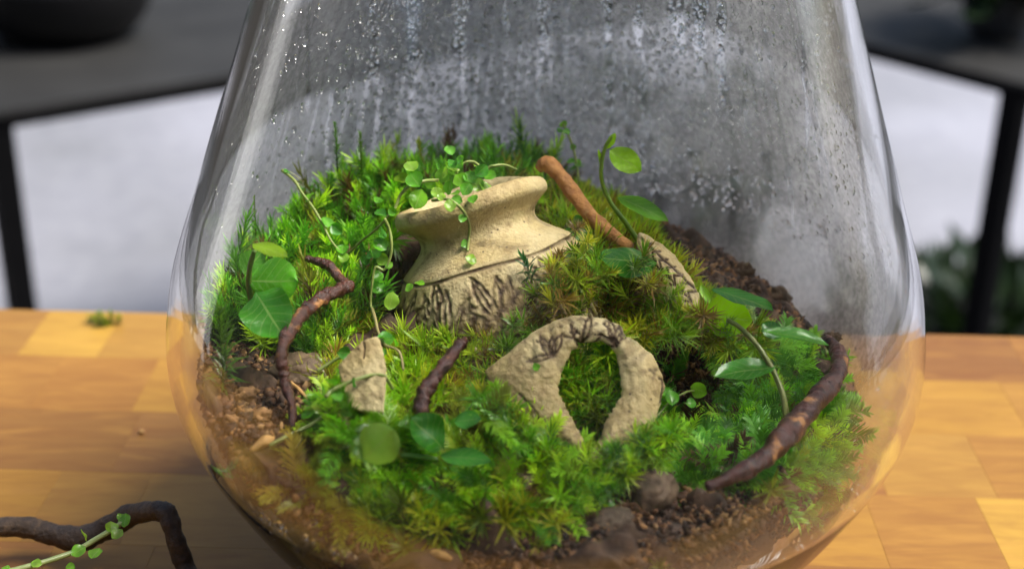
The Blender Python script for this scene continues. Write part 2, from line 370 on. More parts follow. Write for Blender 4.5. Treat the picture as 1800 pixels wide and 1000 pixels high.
# planters on the benches and pots on the paving
M_POT = mat_plain('black_glaze', (.008, .008, .009), .35, 0, 20, .2); M_GREYPOT = mat_plain('grey_pot', (.10, .10, .10), .6, 0, 20, .2)
def blade(L, W, n=5, bend=.4):
    V = []; 
    for i in range(n):
        t = i / (n - 1); wdt = W * math.sin(PI * min(1, .12 + .88 * t)) ** .8 * .5
        V += [(-wdt, L*t*math.cos(bend*t), L*t*math.sin(bend*t) + .12*wdt), (0, L*t*math.cos(bend*t), L*t*math.sin(bend*t)), (wdt, L*t*math.cos(bend*t), L*t*math.sin(bend*t) + .12*wdt)]
    F = [(3*i+k, 3*i+k+1, 3*i+k+4, 3*i+k+3) for i in range(n-1) for k in (0, 1)]; return np.array(V), F
BL = [mesh('leaf', *blade(.11, .028), M_DARKLEAF), mesh('leaf', *blade(.08, .035), M_DARKLEAF)]
def leafy_plant(name, label, p, pot, nleaf, spread, h, mats=None, seed=0, potmat=None):
    t = thing(name, label, 'potted plant', tuple(p)); g = np.random.default_rng(seed)
    V, F = lathe(pot, 40); obj('pot', mesh('pot', V, F, potmat or M_POT), t)
    top = pot[-1][1]; rad = max(r for r, z in pot)
    for k in range(nleaf):
        a = g.random() * 6.283; r = spread * g.random() ** .6
        o = obj('leaf', BL[k % 2], t); o.location = (r * math.cos(a) * .6, r * math.sin(a) * .6, top - .02 + h * g.random())
        o.rotation_euler = (g.normal() * .5 + .25, g.normal() * .3, a - PI/2 + g.normal() * .4); s_ = .7 + g.random() * .7; o.scale = (s_, s_, s_)
    return t
def bowl(R, H, th=.012):
    P = [(.001, 0), (R*.5, 0)] + [(R * (.5 + .5 * math.sin(t * PI / 2)), H * (1 - math.cos(t * PI / 2))) for t in np.linspace(.1, 1, 9)]
    return P + [(R - th, H), (R - th - .004, H * .85), (.001, H * .82)]
pb = at_z(118, 62, BZ); leafy_plant('bowl_planter', 'wide black glazed bowl planted with dark leaves on the left bench', pb, bowl(.135, .10), 70, .17, .12, seed=3)
pb = at_z(1750, 62, BZ); leafy_plant('plant_pot', 'small grey pot of dark leaves on the right bench', pb, bowl(.06, .09), 90, .16, .06, seed=4, potmat=M_GREYPOT)
pf = at_z(1735, 600, -.95); leafy_plant('floor_planter', 'dark leafy plant in a black pot on the paving behind the table corner', pf, bowl(.16, .06), 240, .30, .06, seed=5)
pf = at_z(1060, 330, -.95); leafy_plant('floor_planter', 'dark leafy pot plant on the paving behind the urn, dim through fogged glass', pf, bowl(.13, .06), 190, .30, .22, seed=16)
pf = at_z(1360, 300, -.95); leafy_plant('floor_planter', 'dark leafy pot plant behind the right glass wall, dim through fogged glass', pf, bowl(.13, .06), 170, .26, .2, seed=17)
pf = at_z(1275, 430, -.95); leafy_plant('floor_planter', 'dark leafy plant in a black pot seen through the fogged glass behind the tall seedling', pf, bowl(.12, .06), 190, .26, .2, seed=6)

# ------------------------------------------------------------------ the jar
def bumps(x, y, g, n=60, lo=60, hi=500):
    z = 0 * x
    for _ in range(n):
        k = np.exp(g.uniform(np.log(lo), np.log(hi))); t = g.random() * 6.28
        z = z + np.sin(k * (x * np.cos(t) + y * np.sin(t)) + g.random() * 6.28) / k
    return z * .16
zz = np.concatenate([np.linspace(.0, .03, 14), np.linspace(.034, .246, 70)])
outer = [(.0005, .003), (.03, .003), (.040, .0012)] + [(float(profile(z)), float(z)) for z in zz]
TH = .0040
def BASE(z): return .014 * np.maximum(0, (.070 - z) / .070) ** 1.2
inner = []
for z in zz[::-1]:
    if z < .026: continue
    inner.append((float(profile(z)) - TH - BASE(z), float(z)))
inner += [(.068, .0236), (.056, .0212), (.04, .020), (.0005, .0195)]
lipc = [(float(PR[-1]) - .0003, .2472), (float(PR[-1]) - TH*.5, .2478), (float(PR[-1]) - TH + .0003, .2472)]
V, F = lathe(outer + lipc + inner, 160)
jar = thing('glass_jar', 'large clear teardrop glass jar holding the moss garden', 'terrarium', me=mesh('glass_jar', V, F, mat_glass()))
fz = np.linspace(.028, .242, 300); fa = np.linspace(0, 2*PI, 520, endpoint=False)
fr = profile(fz) - TH - .0004 - BASE(fz)
FA, FZ = np.meshgrid(fa, fz); FX, FY = fr[:, None] * np.sin(FA), fr[:, None] * np.cos(FA)
def back_wall(px, py):
    Yb = np.linspace(.0, .13, 400); d = ray(px, py); Q = CAM + d * ((Yb[:, None] - CAM[1]) / d[1])
    k = np.nonzero(np.hypot(Q[:, 0], Q[:, 1]) > profile(Q[:, 2]))[0]; q = Q[k[0]] if len(k) else Q[-1]
    return math.atan2(q[0], q[1]), q[2]
U = (FA + PI) % (2*PI) - PI; gf = np.random.default_rng(17)
def sm(x, lo, hi): t = np.clip((x - lo) / (hi - lo), 0, 1); return t * t * (3 - 2 * t)
big = bumps(U * .11, FZ, np.random.default_rng(41), 40, 40, 300); big = (big - big.mean()) / big.std()
FOG = sm(FY, -.045, .06) * (.79 + .10 * big) + .03 * (1 + np.clip(big, -1, 1))
tall = sum(np.sin(U * k_ + p_ + .12 * np.sin(FZ * q_ + p_)) for k_, p_, q_ in zip(gf.uniform(60, 190, 9), gf.random(9) * 6.28, gf.uniform(60, 200, 9))) / 2.1
FOG *= 1 - .35 * sm(tall, .7, 1.7) * sm(FZ, .1, .15)
#   runs of clear glass left by drips: px position, half width px, top and bottom py
for (x0, wpx, y0, y1) in [(640,7,-90,150),(650,5,90,300),(716,13,-90,135),(716,9,120,330),(800,12,-90,110),(808,6,60,250),(884,4,-90,90),(955,9,-90,100),(948,6,60,290),(1072,8,-90,100),(1080,9,80,290),(1132,9,-90,110),(1142,10,90,270),(1205,15,-90,110),(1245,12,-90,140),(1283,9,-60,200),(1160,9,270,420),(1232,16,250,430),(1300,13,280,430),(1362,16,250,430),(1410,8,280,420),(1440,7,60,330),(560,5,150,320),(520,5,-60,200),(1330,7,110,250)]:
    a0, z1 = back_wall(x0, y0); a1, z0 = back_wall(x0, y1); ac = a1 + (a0 - a1) * np.clip((FZ - z0) / (z1 - z0 + 1e-6), 0, 1)
    cw = wpx * (1.45 if y1 < 240 else 1.0) / 4400 * (.65 + .5 * np.sin(FZ * gf.uniform(120, 300) + gf.random() * 6) ** 2); dd = np.abs(U - ac - .006 * np.sin(FZ * 170 + x0)) * .1
    FOG *= 1 - (.92 if y1 < 240 else .5) * (1 - sm(dd, cw * .4, cw)) * sm(FZ, z0 - .002, z0 + .012) * (1 - sm(FZ, z1 - .004, z1 + .001))
a0, z0 = back_wall(1285, 355); FOG *= 1 - .68 * np.exp(-((U - a0) / .30) ** 2 - ((FZ - z0) / .022) ** 2)
#   thick milky patch at the upper right, and the bright gleam of thick glass painted white low on the left
tri = [back_wall(q, r_) for q, r_ in [(1275,-60),(1292,0),(1318,50),(1340,100),(1355,60),(1385,5),(1400,-60)]]
m = inside(U, FZ, tri); FOG = np.where(m, .97, FOG)
GLEAM = .8 * sm(-FX + .35 * np.minimum(FY, 0) * 0, .01, .06) * sm(-FZ, -.07, -.052) * sm(-FY, -.06, .0); FOG = np.clip(np.maximum(FOG, GLEAM), 0, 1)
V = np.stack([FX.ravel(), FY.ravel(), FZ.ravel()], 1); k = np.arange(520)
F = np.vstack([np.stack([i*520+k, i*520+(k+1) % 520, (i+1)*520+(k+1) % 520, (i+1)*520+k], 1) for i in range(299)])
obj('condensation_film', mesh('condensation_film', V, F, mat_film(), True, np.stack([FOG.ravel(), FOG.ravel(), np.where(GLEAM > .05, GLEAM, 0).ravel()], 1)), jar)
iV, iF = ico(1); g = np.random.default_rng(21); N = 19000
a = g.normal(size=N) * .62; a = np.where((a < -.85) & (g.random(N) < .8), g.uniform(-.6, .9, N), a); z = .10 + g.random(N) ** .8 * .13
aL = PI + g.random(220) * -.8 - .2; a = np.append(a, -2.2 + g.normal(size=260) * .35); z = np.append(z, .048 + g.random(260) * .03)
a = np.append(a, 1.9 + g.normal(size=60) * .4); z = np.append(z, .05 + g.random(60) * .03); N = len(a)
ri = profile(z) - TH + g.choice([-.0010, -.0002], N, p=[.6, .4]) - BASE(z)
pos = np.stack([ri * np.sin(a), ri * np.cos(a), z], 1)
nrm = -np.stack([np.sin(a), np.cos(a), 0 * a], 1)
size = .00026 + .0007 * g.random(N) ** 2.6 + .0004 * (g.random(N) < .07)
R3 = rots(N, nrm, .02, g); V0 = iV * [1, 1, .55]
drops = scatter([(V0, iF, np.ones((len(V0), 3)))], np.zeros(N, int), pos, R3, size, np.ones((N, 3)), 'water_droplets', mat_water())
obj('water_droplets', drops, jar, kind='stuff')

# ------------------------------------------------------------------ soil
na, nr = 320, 140
aa = np.linspace(0, 2*PI, na, endpoint=False); tr_ = np.linspace(0, 1, nr) ** .8
X = (tr_[:, None] * rim_r(aa)[None]) * np.cos(aa); Y = (tr_[:, None] * rim_r(aa)[None]) * np.sin(aa)
Z = terrain(X, Y) - .002 + bumps(X, Y, np.random.default_rng(3), 110, 150, 1300) * 1.1
V = [np.stack([X.ravel(), Y.ravel(), Z.ravel()], 1)]
rz = Z[-1]; rr = rim_r(aa)
for fr, dz in ((1.0, .004), (.985, .010), (.94, .016), (.80, .021)):
    q = rr * fr + .0012 * np.sin(aa * 31 + dz * 900) + .0008 * np.sin(aa * 57 + dz * 400); V.append(np.stack([q*np.cos(aa), q*np.sin(aa), rz - dz + .0006*np.sin(aa*43)], 1))
for r_, z_ in ((.045, .044), (.03, .036), (.03, .0218)): V.append(np.stack([r_*np.cos(aa), r_*np.sin(aa), 0*aa + z_], 1))
V = np.vstack(V); nl = len(V) // na
idx = np.arange(na); Fq = np.vstack([np.stack([i*na+idx, i*na+(idx+1) % na, (i+1)*na+(idx+1) % na, (i+1)*na+idx], 1) for i in range(nl-1)])
soil = thing('soil_mound', 'mound of dark brown crumbly soil filling the bottom of the jar', 'soil', me=mesh('soil_mound', V, Fq, M_SOIL)); soil['kind'] = 'stuff'

# zones: which moss grows where (outlines surveyed on the ground, as seen in the photo)
BARE = [[(330,600),(430,610),(500,640),(560,640),(585,700),(545,770),(500,880),(380,800),(330,700)],
        [(1130,380),(1240,380),(1350,430),(1500,560),(1520,650),(1440,640),(1400,600),(1330,570),(1230,520),(1150,450)],
        [(500,870),(620,912),(740,935),(900,918),(1000,885),(1090,845),(1210,850),(1300,850),(1360,850),(1440,840),(1540,760),(1540,900),(1300,1080),(700,1080)],
        [(1095,572),(1180,568),(1260,602),(1325,650),(1290,735),(1200,755),(1130,740)],[(880,620),(960,590),(1120,585),(1110,600),(1010,600),(940,620),(880,650)],[(960,790),(1110,790),(1110,830),(1060,870),(1010,860)],
        [(590,590),(700,580),(700,700),(600,720)]]
def lumps(temps_n, g, sub=0):
    out = []
    for _ in range(temps_n):
        V, F = ico(sub); V = V * (1 + g.normal(size=(len(V), 1)) * .38) * np.array([1, .8, .65]); out.append((V, F, np.ones((len(V), 3)))) 
    return out
g = np.random.default_rng(5); N = 60000
a = g.random(N) * 6.283; r = np.sqrt(g.random(N)) * (rim_r(a) - .001); x, y = r*np.cos(a), r*np.sin(a); z = terrain(x, y)
px, py = proj(np.stack([x, y, z], 1)); m = np.zeros(N, bool)
for b in BARE: m |= inside(px, py, b)
m |= g.random(N) < .08
x, y, z = x[m], y[m], z[m]
N2 = 22000; a = g.random(N2) * 6.283; fr = g.random(N2); r = rim_r(a) * (1 - .075 * fr ** 2) + .0006; x2, y2 = r*np.cos(a), r*np.sin(a); z2 = terrain(rim_r(a)*np.cos(a), rim_r(a)*np.sin(a)) - .001 - .018 * fr
x, y, z = np.append(x, x2), np.append(y, y2), np.append(z, z2); N = len(x)
pxx, pyy = proj(np.stack([x, y, z], 1)); big_ = inside(pxx, pyy, BARE[1]) | inside(pxx, pyy, BARE[0])
pal = np.array([(.05, .024, .011), (.11, .05, .02), (.20, .095, .034), (.32, .165, .055), (.38, .22, .085), (.025, .014, .009)])
col = pal[g.choice(6, N, p=[.28, .28, .2, .11, .05, .08])] * g.uniform(.7, 1.3, (N, 1))
crumbs = scatter(lumps(8, g), g.integers(0, 8, N), np.stack([x, y, z], 1), rots(N, None, 2, g), .00032 + .0011 * g.random(N) ** 3.5 * np.where(big_, 1.8, 1.2), col, 'soil_crumbs', M_CRUMB, False)
obj('soil_crumbs', crumbs, soil, kind='stuff')

# ------------------------------------------------------------------ moss
def leaf5(b, d, L, W, bend, g):
    side = unit(np.cross(d, [0, 0, 1.]) + 1e-6); dn = unit(d - np.array([0, 0, bend])) if bend else d
    m = b + d * L * .5; t = m + dn * L * .5
    return [b - side*W*.3, b + side*W*.3, m - side*W*.5, m + side*W*.5, t]
LT = np.array([(0, 1, 3), (0, 3, 2), (2, 3, 4)])
def star(g, n=26, h=.005, L=.0066, W=.00052):
    V, F, C = [], [], []
    for k in range(n):
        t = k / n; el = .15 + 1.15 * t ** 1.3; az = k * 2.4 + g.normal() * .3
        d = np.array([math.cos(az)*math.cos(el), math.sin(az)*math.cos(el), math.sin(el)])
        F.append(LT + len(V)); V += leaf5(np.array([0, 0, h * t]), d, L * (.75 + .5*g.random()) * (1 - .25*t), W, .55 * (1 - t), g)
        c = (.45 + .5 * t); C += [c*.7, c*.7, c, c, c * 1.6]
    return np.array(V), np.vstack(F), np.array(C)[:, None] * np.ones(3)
def haircap(g, n=64, h=.015, L=.0082, W=.0005):
    V, F, C = [], [], []
    bx, by = g.normal(size=2) * .0022
    for k in range(n):
        t = (k + .5) / n; el = .45 + .65 * t; az = k * 2.4 + g.normal() * .25
        d = np.array([math.cos(az)*math.cos(el), math.sin(az)*math.cos(el), math.sin(el)])
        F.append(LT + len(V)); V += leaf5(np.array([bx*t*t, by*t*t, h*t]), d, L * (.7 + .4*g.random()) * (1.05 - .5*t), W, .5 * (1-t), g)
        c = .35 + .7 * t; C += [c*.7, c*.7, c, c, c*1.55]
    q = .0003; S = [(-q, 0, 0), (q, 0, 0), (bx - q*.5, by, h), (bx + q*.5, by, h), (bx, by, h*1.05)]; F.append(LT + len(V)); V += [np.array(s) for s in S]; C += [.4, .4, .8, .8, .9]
    return np.array(V), np.vstack(F), np.array(C)[:, None] * np.ones(3)
def feather(g, n=54, Ls=.013, L=.0050, W=.00040):
    V, F, C = [], [], []; arch = g.uniform(.2, .5)
    for k in range(n):
        t = (k + .5) / n; s = 1 if k % 2 else -1; b = np.array([Ls*t*math.cos(arch), 0, Ls*t*math.sin(arch) - .35*Ls*t*t])
        d = unit(np.array([.75 + .3*g.normal()*.5, s * (1 - .4*t), .35 + g.normal()*.25]))
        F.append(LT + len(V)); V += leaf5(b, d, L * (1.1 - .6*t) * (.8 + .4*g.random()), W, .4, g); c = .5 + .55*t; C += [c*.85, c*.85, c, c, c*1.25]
    return np.array(V), np.vstack(F), np.array(C)[:, None] * np.ones(3)
gt = np.random.default_rng(31)
STAR = [star(gt, n=int(gt.integers(28, 40)), h=gt.uniform(.004, .007), L=gt.uniform(.0052, .0075)) for _ in range(8)]
HAIR = [haircap(gt, n=int(gt.integers(46, 66)), h=gt.uniform(.011, .018)) for _ in range(8)]
FEAT = [feather(gt) for _ in range(8)]
TUFT = [star(gt, n=26, h=.004, L=.0078, W=.00055) for _ in range(6)]
GREENS = {'bright': [(.075, .20, .016), (.13, .25, .018), (.055, .15, .016), (.19, .28, .02), (.10, .12, .02)],
          'deep': [(.045, .15, .014), (.085, .21, .016), (.035, .11, .012), (.16, .27, .018), (.09, .10, .02)],
          'olive': [(.15, .21, .02), (.10, .18, .016), (.20, .21, .025), (.12, .08, .03), (.07, .15, .015)],
          'gold': [(.17, .18, .03), (.14, .18, .022), (.20, .16, .035), (.11, .15, .018)]}
#        outline, templates, spacing per cm2, palette, scale, tilt, lean toward camera
ZONES = [([(330,420),(420,360),(520,300),(560,250),(700,240),(900,270),(960,320),(960,380),(700,400),(660,470),(640,560),(560,640),(500,620),(430,610),(330,600)], HAIR, 15, 'deep', .85, .5, .12),
 ([(960,350),(1060,370),(1130,410),(1160,480),(1100,460),(1000,460),(950,430)], STAR, 30, 'olive', 1.05, .4, .15),
 ([(900,490),(1000,460),(1160,470),(1260,540),(1320,580),(1320,610),(1250,598),(1170,565),(1100,570),(960,590),(880,620)], STAR, 48, 'olive', .85, .5, .45),
 ([(620,560),(700,600),(900,590),(900,660),(860,720),(700,720),(560,680)], STAR, 46, 'olive', .85, .45, .3),
 ([(940,590),(1130,590),(1130,800),(940,800)], STAR, 12, 'bright', 1.0, .45, .35),
 ([(1120,640),(1330,600),(1420,640),(1510,700),(1500,800),(1380,850),(1210,850),(1100,800),(1100,700)], FEAT, 62, 'deep', .9, .35, .35),
 ([(480,740),(620,800),(640,960),(480,960)], FEAT, 60, 'gold', .7, .5, .35),
 ([(560,700),(880,640),(960,720),(1060,800),(1060,870),(960,900),(700,900),(560,800)], FEAT, 66, 'bright', .92, .35, .35),
 ([(600,840),(1100,830),(1000,960),(620,960)], STAR, 34, 'olive', .9, .5, .35)]
UB = np.array(at(822, 338, .022)); UAX = unit((-.29, .27, .92))            # urn rim centre and axis
def urn_mask(P):
    d = UB - P; s = d @ UAX; rad = np.linalg.norm(d - s[:, None] * UAX, axis=1); return (s > -.004) & (rad < np.interp(s, [0, .01, .022, .044, .066, .1], [.025, .021, .030, .0365, .033, .02]))
g = np.random.default_rng(77); N = 60000
a = g.random(N) * 6.283; r = np.sqrt(g.random(N)) * (rim_r(a) - .002); x, y = r*np.cos(a), r*np.sin(a); z = terrain(x, y); P = np.stack([x, y, z], 1)
px, py = proj(P); e = .0015
nx = -(terrain(x + e, y) - terrain(x - e, y)) / (2*e); ny = -(terrain(x, y + e) - terrain(x, y - e)) / (2*e)
nrm = np.stack([nx, ny, np.ones(N)], 1) * [.6, .6, 1]; nrm /= np.linalg.norm(nrm, axis=1)[:, None]
bare = np.zeros(N, bool)
for b in BARE: bare |= inside(px, py, b)
used = urn_mask(P); area = PI * .104 ** 2 * 1e4
lowf = bumps(x * 1, y * 1, np.random.default_rng(9), 30, 60, 200); lowf = (lowf - lowf.min()) / (np.ptp(lowf))
parts = {}
for zi, (poly, tm, dens, palk, sc0, tilt, lean) in enumerate(ZONES):
    m = inside(px, py, poly) & ~used; used |= m
    pr = 1.45 * dens * area / N * np.where(bare, .035, 1.0); m &= g.random(N) < pr * (.35 + 1.3 * lowf); i = np.nonzero(m)[0]; n = len(i)
    pal = np.array(GREENS[palk]); k = np.clip((lowf[i] * len(pal) + g.normal(size=n) * .9).astype(int), 0, len(pal) - 1)
    col = np.array((3.3, 3.05, 1.9)) * pal[k] * g.uniform(.7, 1.3, (n, 1)); br = g.random(n) < .11; col[br] = np.array((.16, .085, .03)) * g.uniform(.6, 1.2, (br.sum(), 1))
    nn = nrm[i] + np.array([0, -lean, 0]); sca = sc0 * 1.15 * g.uniform(.6, 1.15, n) * np.where(g.random(n) < .12, 1.35, 1)
    key = id(tm); parts.setdefault(key, []).append((tm, P[i] - nn * .001, rots(n, nn / np.linalg.norm(nn, axis=1)[:, None], tilt, g), sca, col))
def edging(poly, tm, n, spread, palk, sc0, lean, dY=-.004):
    """tufts crowding a foot line: poly of (px, py, Y)"""
    L = spline(poly, n); Q = np.array([at(*q) for q in L]) + np.stack([g.normal(size=n) * spread, dY + g.normal(size=n) * spread, -.003 + g.normal(size=n) * spread * .6], 1)
    pal = np.array(GREENS[palk]); nn = np.tile([0, -lean, 1.0], (n, 1)); nn /= np.linalg.norm(nn, axis=1)[:, None]
    parts.setdefault(id(tm), []).append((tm, Q, rots(n, nn, .5, g), sc0 * g.uniform(.8, 1.3, n), np.array((3.3, 3.05, 1.9)) * pal[g.integers(0, len(pal), n)] * g.uniform(.7, 1.3, (n, 1))))
edging([(868,690,-.05),(900,735,-.056),(950,770,-.062),(1000,815,-.07),(1032,845,-.074),(1075,808,-.07),(1110,785,-.066),(1150,758,-.06),(1172,730,-.054)], STAR, 110, .003, 'bright', .8, .5)
edging([(870,700,-.052),(930,760,-.06),(1000,830,-.073)], FEAT, 40, .004, 'bright', .9, .5)
for q_ in range(34):
    x_q, y_q = g.uniform(1000, 1086), g.uniform(606, 735)
    if abs(x_q - 1043) < 44 - max(0, y_q - 680) * .6: edging([(x_q, y_q, -.068 + (836 - y_q) / 287 * .036 + .006), (x_q + 1, y_q, -.068 + (836 - y_q) / 287 * .036 + .006), (x_q, y_q + 1, -.068 + (836 - y_q) / 287 * .036 + .006)], TUFT if q_ % 3 else STAR, 2, .002, 'bright', 1.0, .9, .002)
edging([(598,722,-.062),(640,736,-.065),(690,728,-.062)], FEAT, 30, .003, 'bright', .8, .4)
edging([(1000,440,-.004),(985,480,-.012),(945,535,-.018),(900,575,-.022),(840,602,-.024),(760,622,-.024),(690,630,-.02)], STAR, 60, .0028, 'olive', .85, .5, -.003)
edging([(1015,420,.002),(1035,450,-.002),(1035,490,-.010),(1010,540,-.016)], STAR, 34, .003, 'olive', .85, .5, -.003)
edging([(1128,450,-.002),(1150,495,-.004),(1185,530,-.006),(1235,550,-.006)], STAR, 34, .003, 'olive', .85, .5)
edging([(1110,562,-.02),(1160,552,-.008),(1230,560,-.002),(1310,590,-.008)], STAR, 36, .003, 'olive', 1.0, .9)
for a0_, a1_, tm_, n_, pk_ in [(-2.6, -1.7, STAR, 24, 'olive'), (-2.7, -2.0, FEAT, 16, 'gold'), (-1.9, -1.2, STAR, 26, 'bright'), (-.7, .1, FEAT, 70, 'deep')]:
    t_ = g.uniform(a0_, a1_, n_); dz = g.random(n_); rr_ = rim_r(t_) * (1 - .06 * dz ** 2); Q = np.stack([rr_*np.cos(t_), rr_*np.sin(t_), terrain(rim_r(t_)*np.cos(t_), rim_r(t_)*np.sin(t_)) - .002 - .012 * dz], 1)
    nn = np.stack([np.cos(t_), np.sin(t_), .8 + 0*t_], 1); nn /= np.linalg.norm(nn, axis=1)[:, None]; pal = np.array(GREENS[pk_])
    parts.setdefault(id(tm_), []).append((tm_, Q, rots(n_, nn, .4, g), .8 * g.uniform(.6, 1.1, n_), 3 * pal[g.integers(0, len(pal), n_)] * g.uniform(.6, 1.2, (n_, 1))))
NAMES = {id(STAR): ('cushion_moss', 'olive green cushion moss with starry leaves round the buried urn', 'moss'), id(HAIR): ('haircap_moss', 'tall deep green haircap moss filling the back left of the jar', 'moss'),
         id(FEAT): ('feather_moss', 'soft feathery green moss spreading along the front and right', 'moss'), id(TUFT): ('tuft_moss', 'bright green long leaved moss growing inside the arched shard', 'moss')}
for key, L in parts.items():
    tm = L[0][0]; cat = [np.concatenate([l[j] for l in L]) for j in (1, 2, 3, 4)]
    hh = np.array([np.abs(t_[0]).max() for t_ in tm]).max(); tip = cat[0] + cat[1][:, :, 2] * (cat[2] * hh * .9)[:, None]
    ok = (np.hypot(tip[:, 0], tip[:, 1]) + .003 < profile(tip[:, 2]) - TH) & (np.hypot(cat[0][:, 0], cat[0][:, 1]) + .004 < profile(cat[0][:, 2]) - TH)
    cat = [c_[ok] for c_ in cat]; n = len(cat[0])
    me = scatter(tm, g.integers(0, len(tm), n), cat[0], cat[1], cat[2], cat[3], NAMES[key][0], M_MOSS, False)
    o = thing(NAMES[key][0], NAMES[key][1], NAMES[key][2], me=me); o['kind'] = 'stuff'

# ------------------------------------------------------------------ the urn and the shards
def seg_dist(P, S):
    out = np.full(len(P), 1e9)
    for (a, b) in S:
        a, b = np.asarray(a), np.asarray(b); d = b - a; t = np.clip(((P - a) @ d) / (d @ d + 1e-18), 0, 1)
        out = np.minimum(out, np.linalg.norm(P - a - t[:, None] * d, axis=1))
    return out
def leaf_outline(b, ang, L, W):
    d = np.array([math.sin(ang), math.cos(ang)]); s = np.array([d[1], -d[0]]); b = np.asarray(b); S = []
    for sg in (-1, 1):
        pts = [b + d*L*t + s*sg*W*.5*math.sin(PI*t)**.8 for t in (0, .25, .5, .75, 1)]; S += list(zip(pts[:-1], pts[1:]))
    return S
def build_urn():
    prof = [(0, .0012, .0225), (0, 0, .0238), (0, .0012, .0255), (0, .0035, .0262), (0, .0055, .0254), (0, .0085, .0217), (0, .0115, .0200), (0, .0145, .0207), (0, .018, .0245), (0, .021, .0284), (0, .0225, .0296), (0, .027, .0318), (0, .034, .0352), (0, .044, .0372), (0, .054, .0364), (0, .066, .032), (0, .08, .022)]
    ctrl = np.array([(s, r) for _, s, r in prof]); body = spline(ctrl, 210)
    inn = spline(np.array([(.0012, .0225), (.004, .0212), (.009, .0188), (.014, .018), (.02, .02), (.024, .024)]), 26)[::-1]
    full = np.vstack([inn, body[1:]]); seg = 460; nin = len(inn)
    S = []; gg = np.random.default_rng(4)
    L = 2 * PI * .034
    for k in range(11):
        c = (k + .5) / 11 * L
        for j, an in enumerate(np.linspace(-1.35, 1.35, 7)):
            a_ = an + gg.normal()*.10; l_ = .0148 + gg.normal()*.0014; b_ = np.array((c + gg.normal()*.0006, -.0402 + gg.normal()*.0006)); S += leaf_outline(b_, a_, l_, .0046 + gg.normal()*.0005)
            d_ = np.array([math.sin(a_), math.cos(a_)]); S.append((b_ + d_*l_*.3, b_ + d_*l_*.8))
        for j, an in enumerate(np.linspace(1.9, 4.4, 5)): S += leaf_outline((c + L/22 + gg.normal()*.0008, -.0412), an + gg.normal()*.1, .0135 + gg.normal()*.0015, .0046)
    th = np.arange(seg) / seg * 2 * PI
    rows_ = []; tint = []
    x = unit(np.cross([0, 1, 0], UAX)); yv = np.cross(UAX, x)
    lo = np.random.default_rng(8)
    kk = [(lo.integers(1, 5), lo.uniform(80, 260), lo.random() * 6.28) for _ in range(7)]
    for i, (s, r) in enumerate(full):
        dirt = np.zeros(seg); rad = np.full(seg, r)
        wob = sum(np.sin(a * th + b * s + c) for a, b, c in kk) * .00016; rad = rad + wob
        sag = .0009 * np.sin(th * 2 + 1) * np.exp(-s / .02) + .0007 * np.sin(th * 3 + .5) * np.exp(-s / .015)
        if i >= nin and s > .021:
            P = np.stack([th / (2*PI) * L, np.full(seg, -s)], 1)
            act = np.nonzero((s > .0238) & (s < .056) & np.ones(seg, bool))[0]
            if len(act):
                dd = seg_dist(P[act], S); jt = .00075 * (1 + .35 * np.sin(th[act] * 61 + s * 2100) * np.sin(th[act] * 23 - s * 900)); gq = np.clip(1.15 - dd / jt, 0, 1); rad[act] -= .0008 * gq ** .7; dirt[act] = np.clip(gq * 1.9, 0, 1) * np.clip(.74 + .45 * np.sin(th[act] * 37 + s * 900) * np.sin(th[act] * 11 - s * 500 + 1), .1, 1)
            ln = np.clip(1 - abs(s - .0229 - .0004*np.sin(5*th)) / .0007, 0, 1); rad -= .0007 * ln; dirt = np.maximum(dirt, np.clip(ln * 1.6, 0, 1) * (.6 + .4*np.sin(7*th)**2))
        pts = UB - UAX * (s + sag)[:, None] + rad[:, None] * (np.cos(th)[:, None] * x + np.sin(th)[:, None] * yv)
        rows_.append(pts); tint.append(dirt)
    V = np.vstack(rows_); nrow = len(full); k = np.arange(seg)
    F = np.vstack([np.stack([i*seg+k, i*seg+(k+1) % seg, (i+1)*seg+(k+1) % seg, (i+1)*seg+k], 1) for i in range(nrow-1)])
    return mesh('clay_urn', V, F, M_CLAY, True, np.concatenate(tint)[:, None] * np.ones(3))
urn = thing('clay_urn', 'tan clay urn with incised leaf band half buried in moss', 'urn', me=build_urn())
x_ = unit(np.cross([0, 1, 0], UAX)); y_ = np.cross(UAX, x_)
V = []; gg = np.random.default_rng(2)
for i in range(14):
    for k in range(60):
        t = 2*PI*k/60; r = .0182*i/13; V.append(UB - UAX*(.0095 + .003*gg.random() - .003*(1 - i/13)) + r*(x_*math.cos(t) + y_*math.sin(t)))
F = [(i*60+k, i*60+(k+1) % 60, (i+1)*60+(k+1) % 60, (i+1)*60+k) for i in range(13) for k in range(60)]
us = thing('urn_soil', 'dark soil filling the mouth of the clay urn', 'soil', me=mesh('urn_soil', V, F, M_SOIL)); us['kind'] = 'stuff'

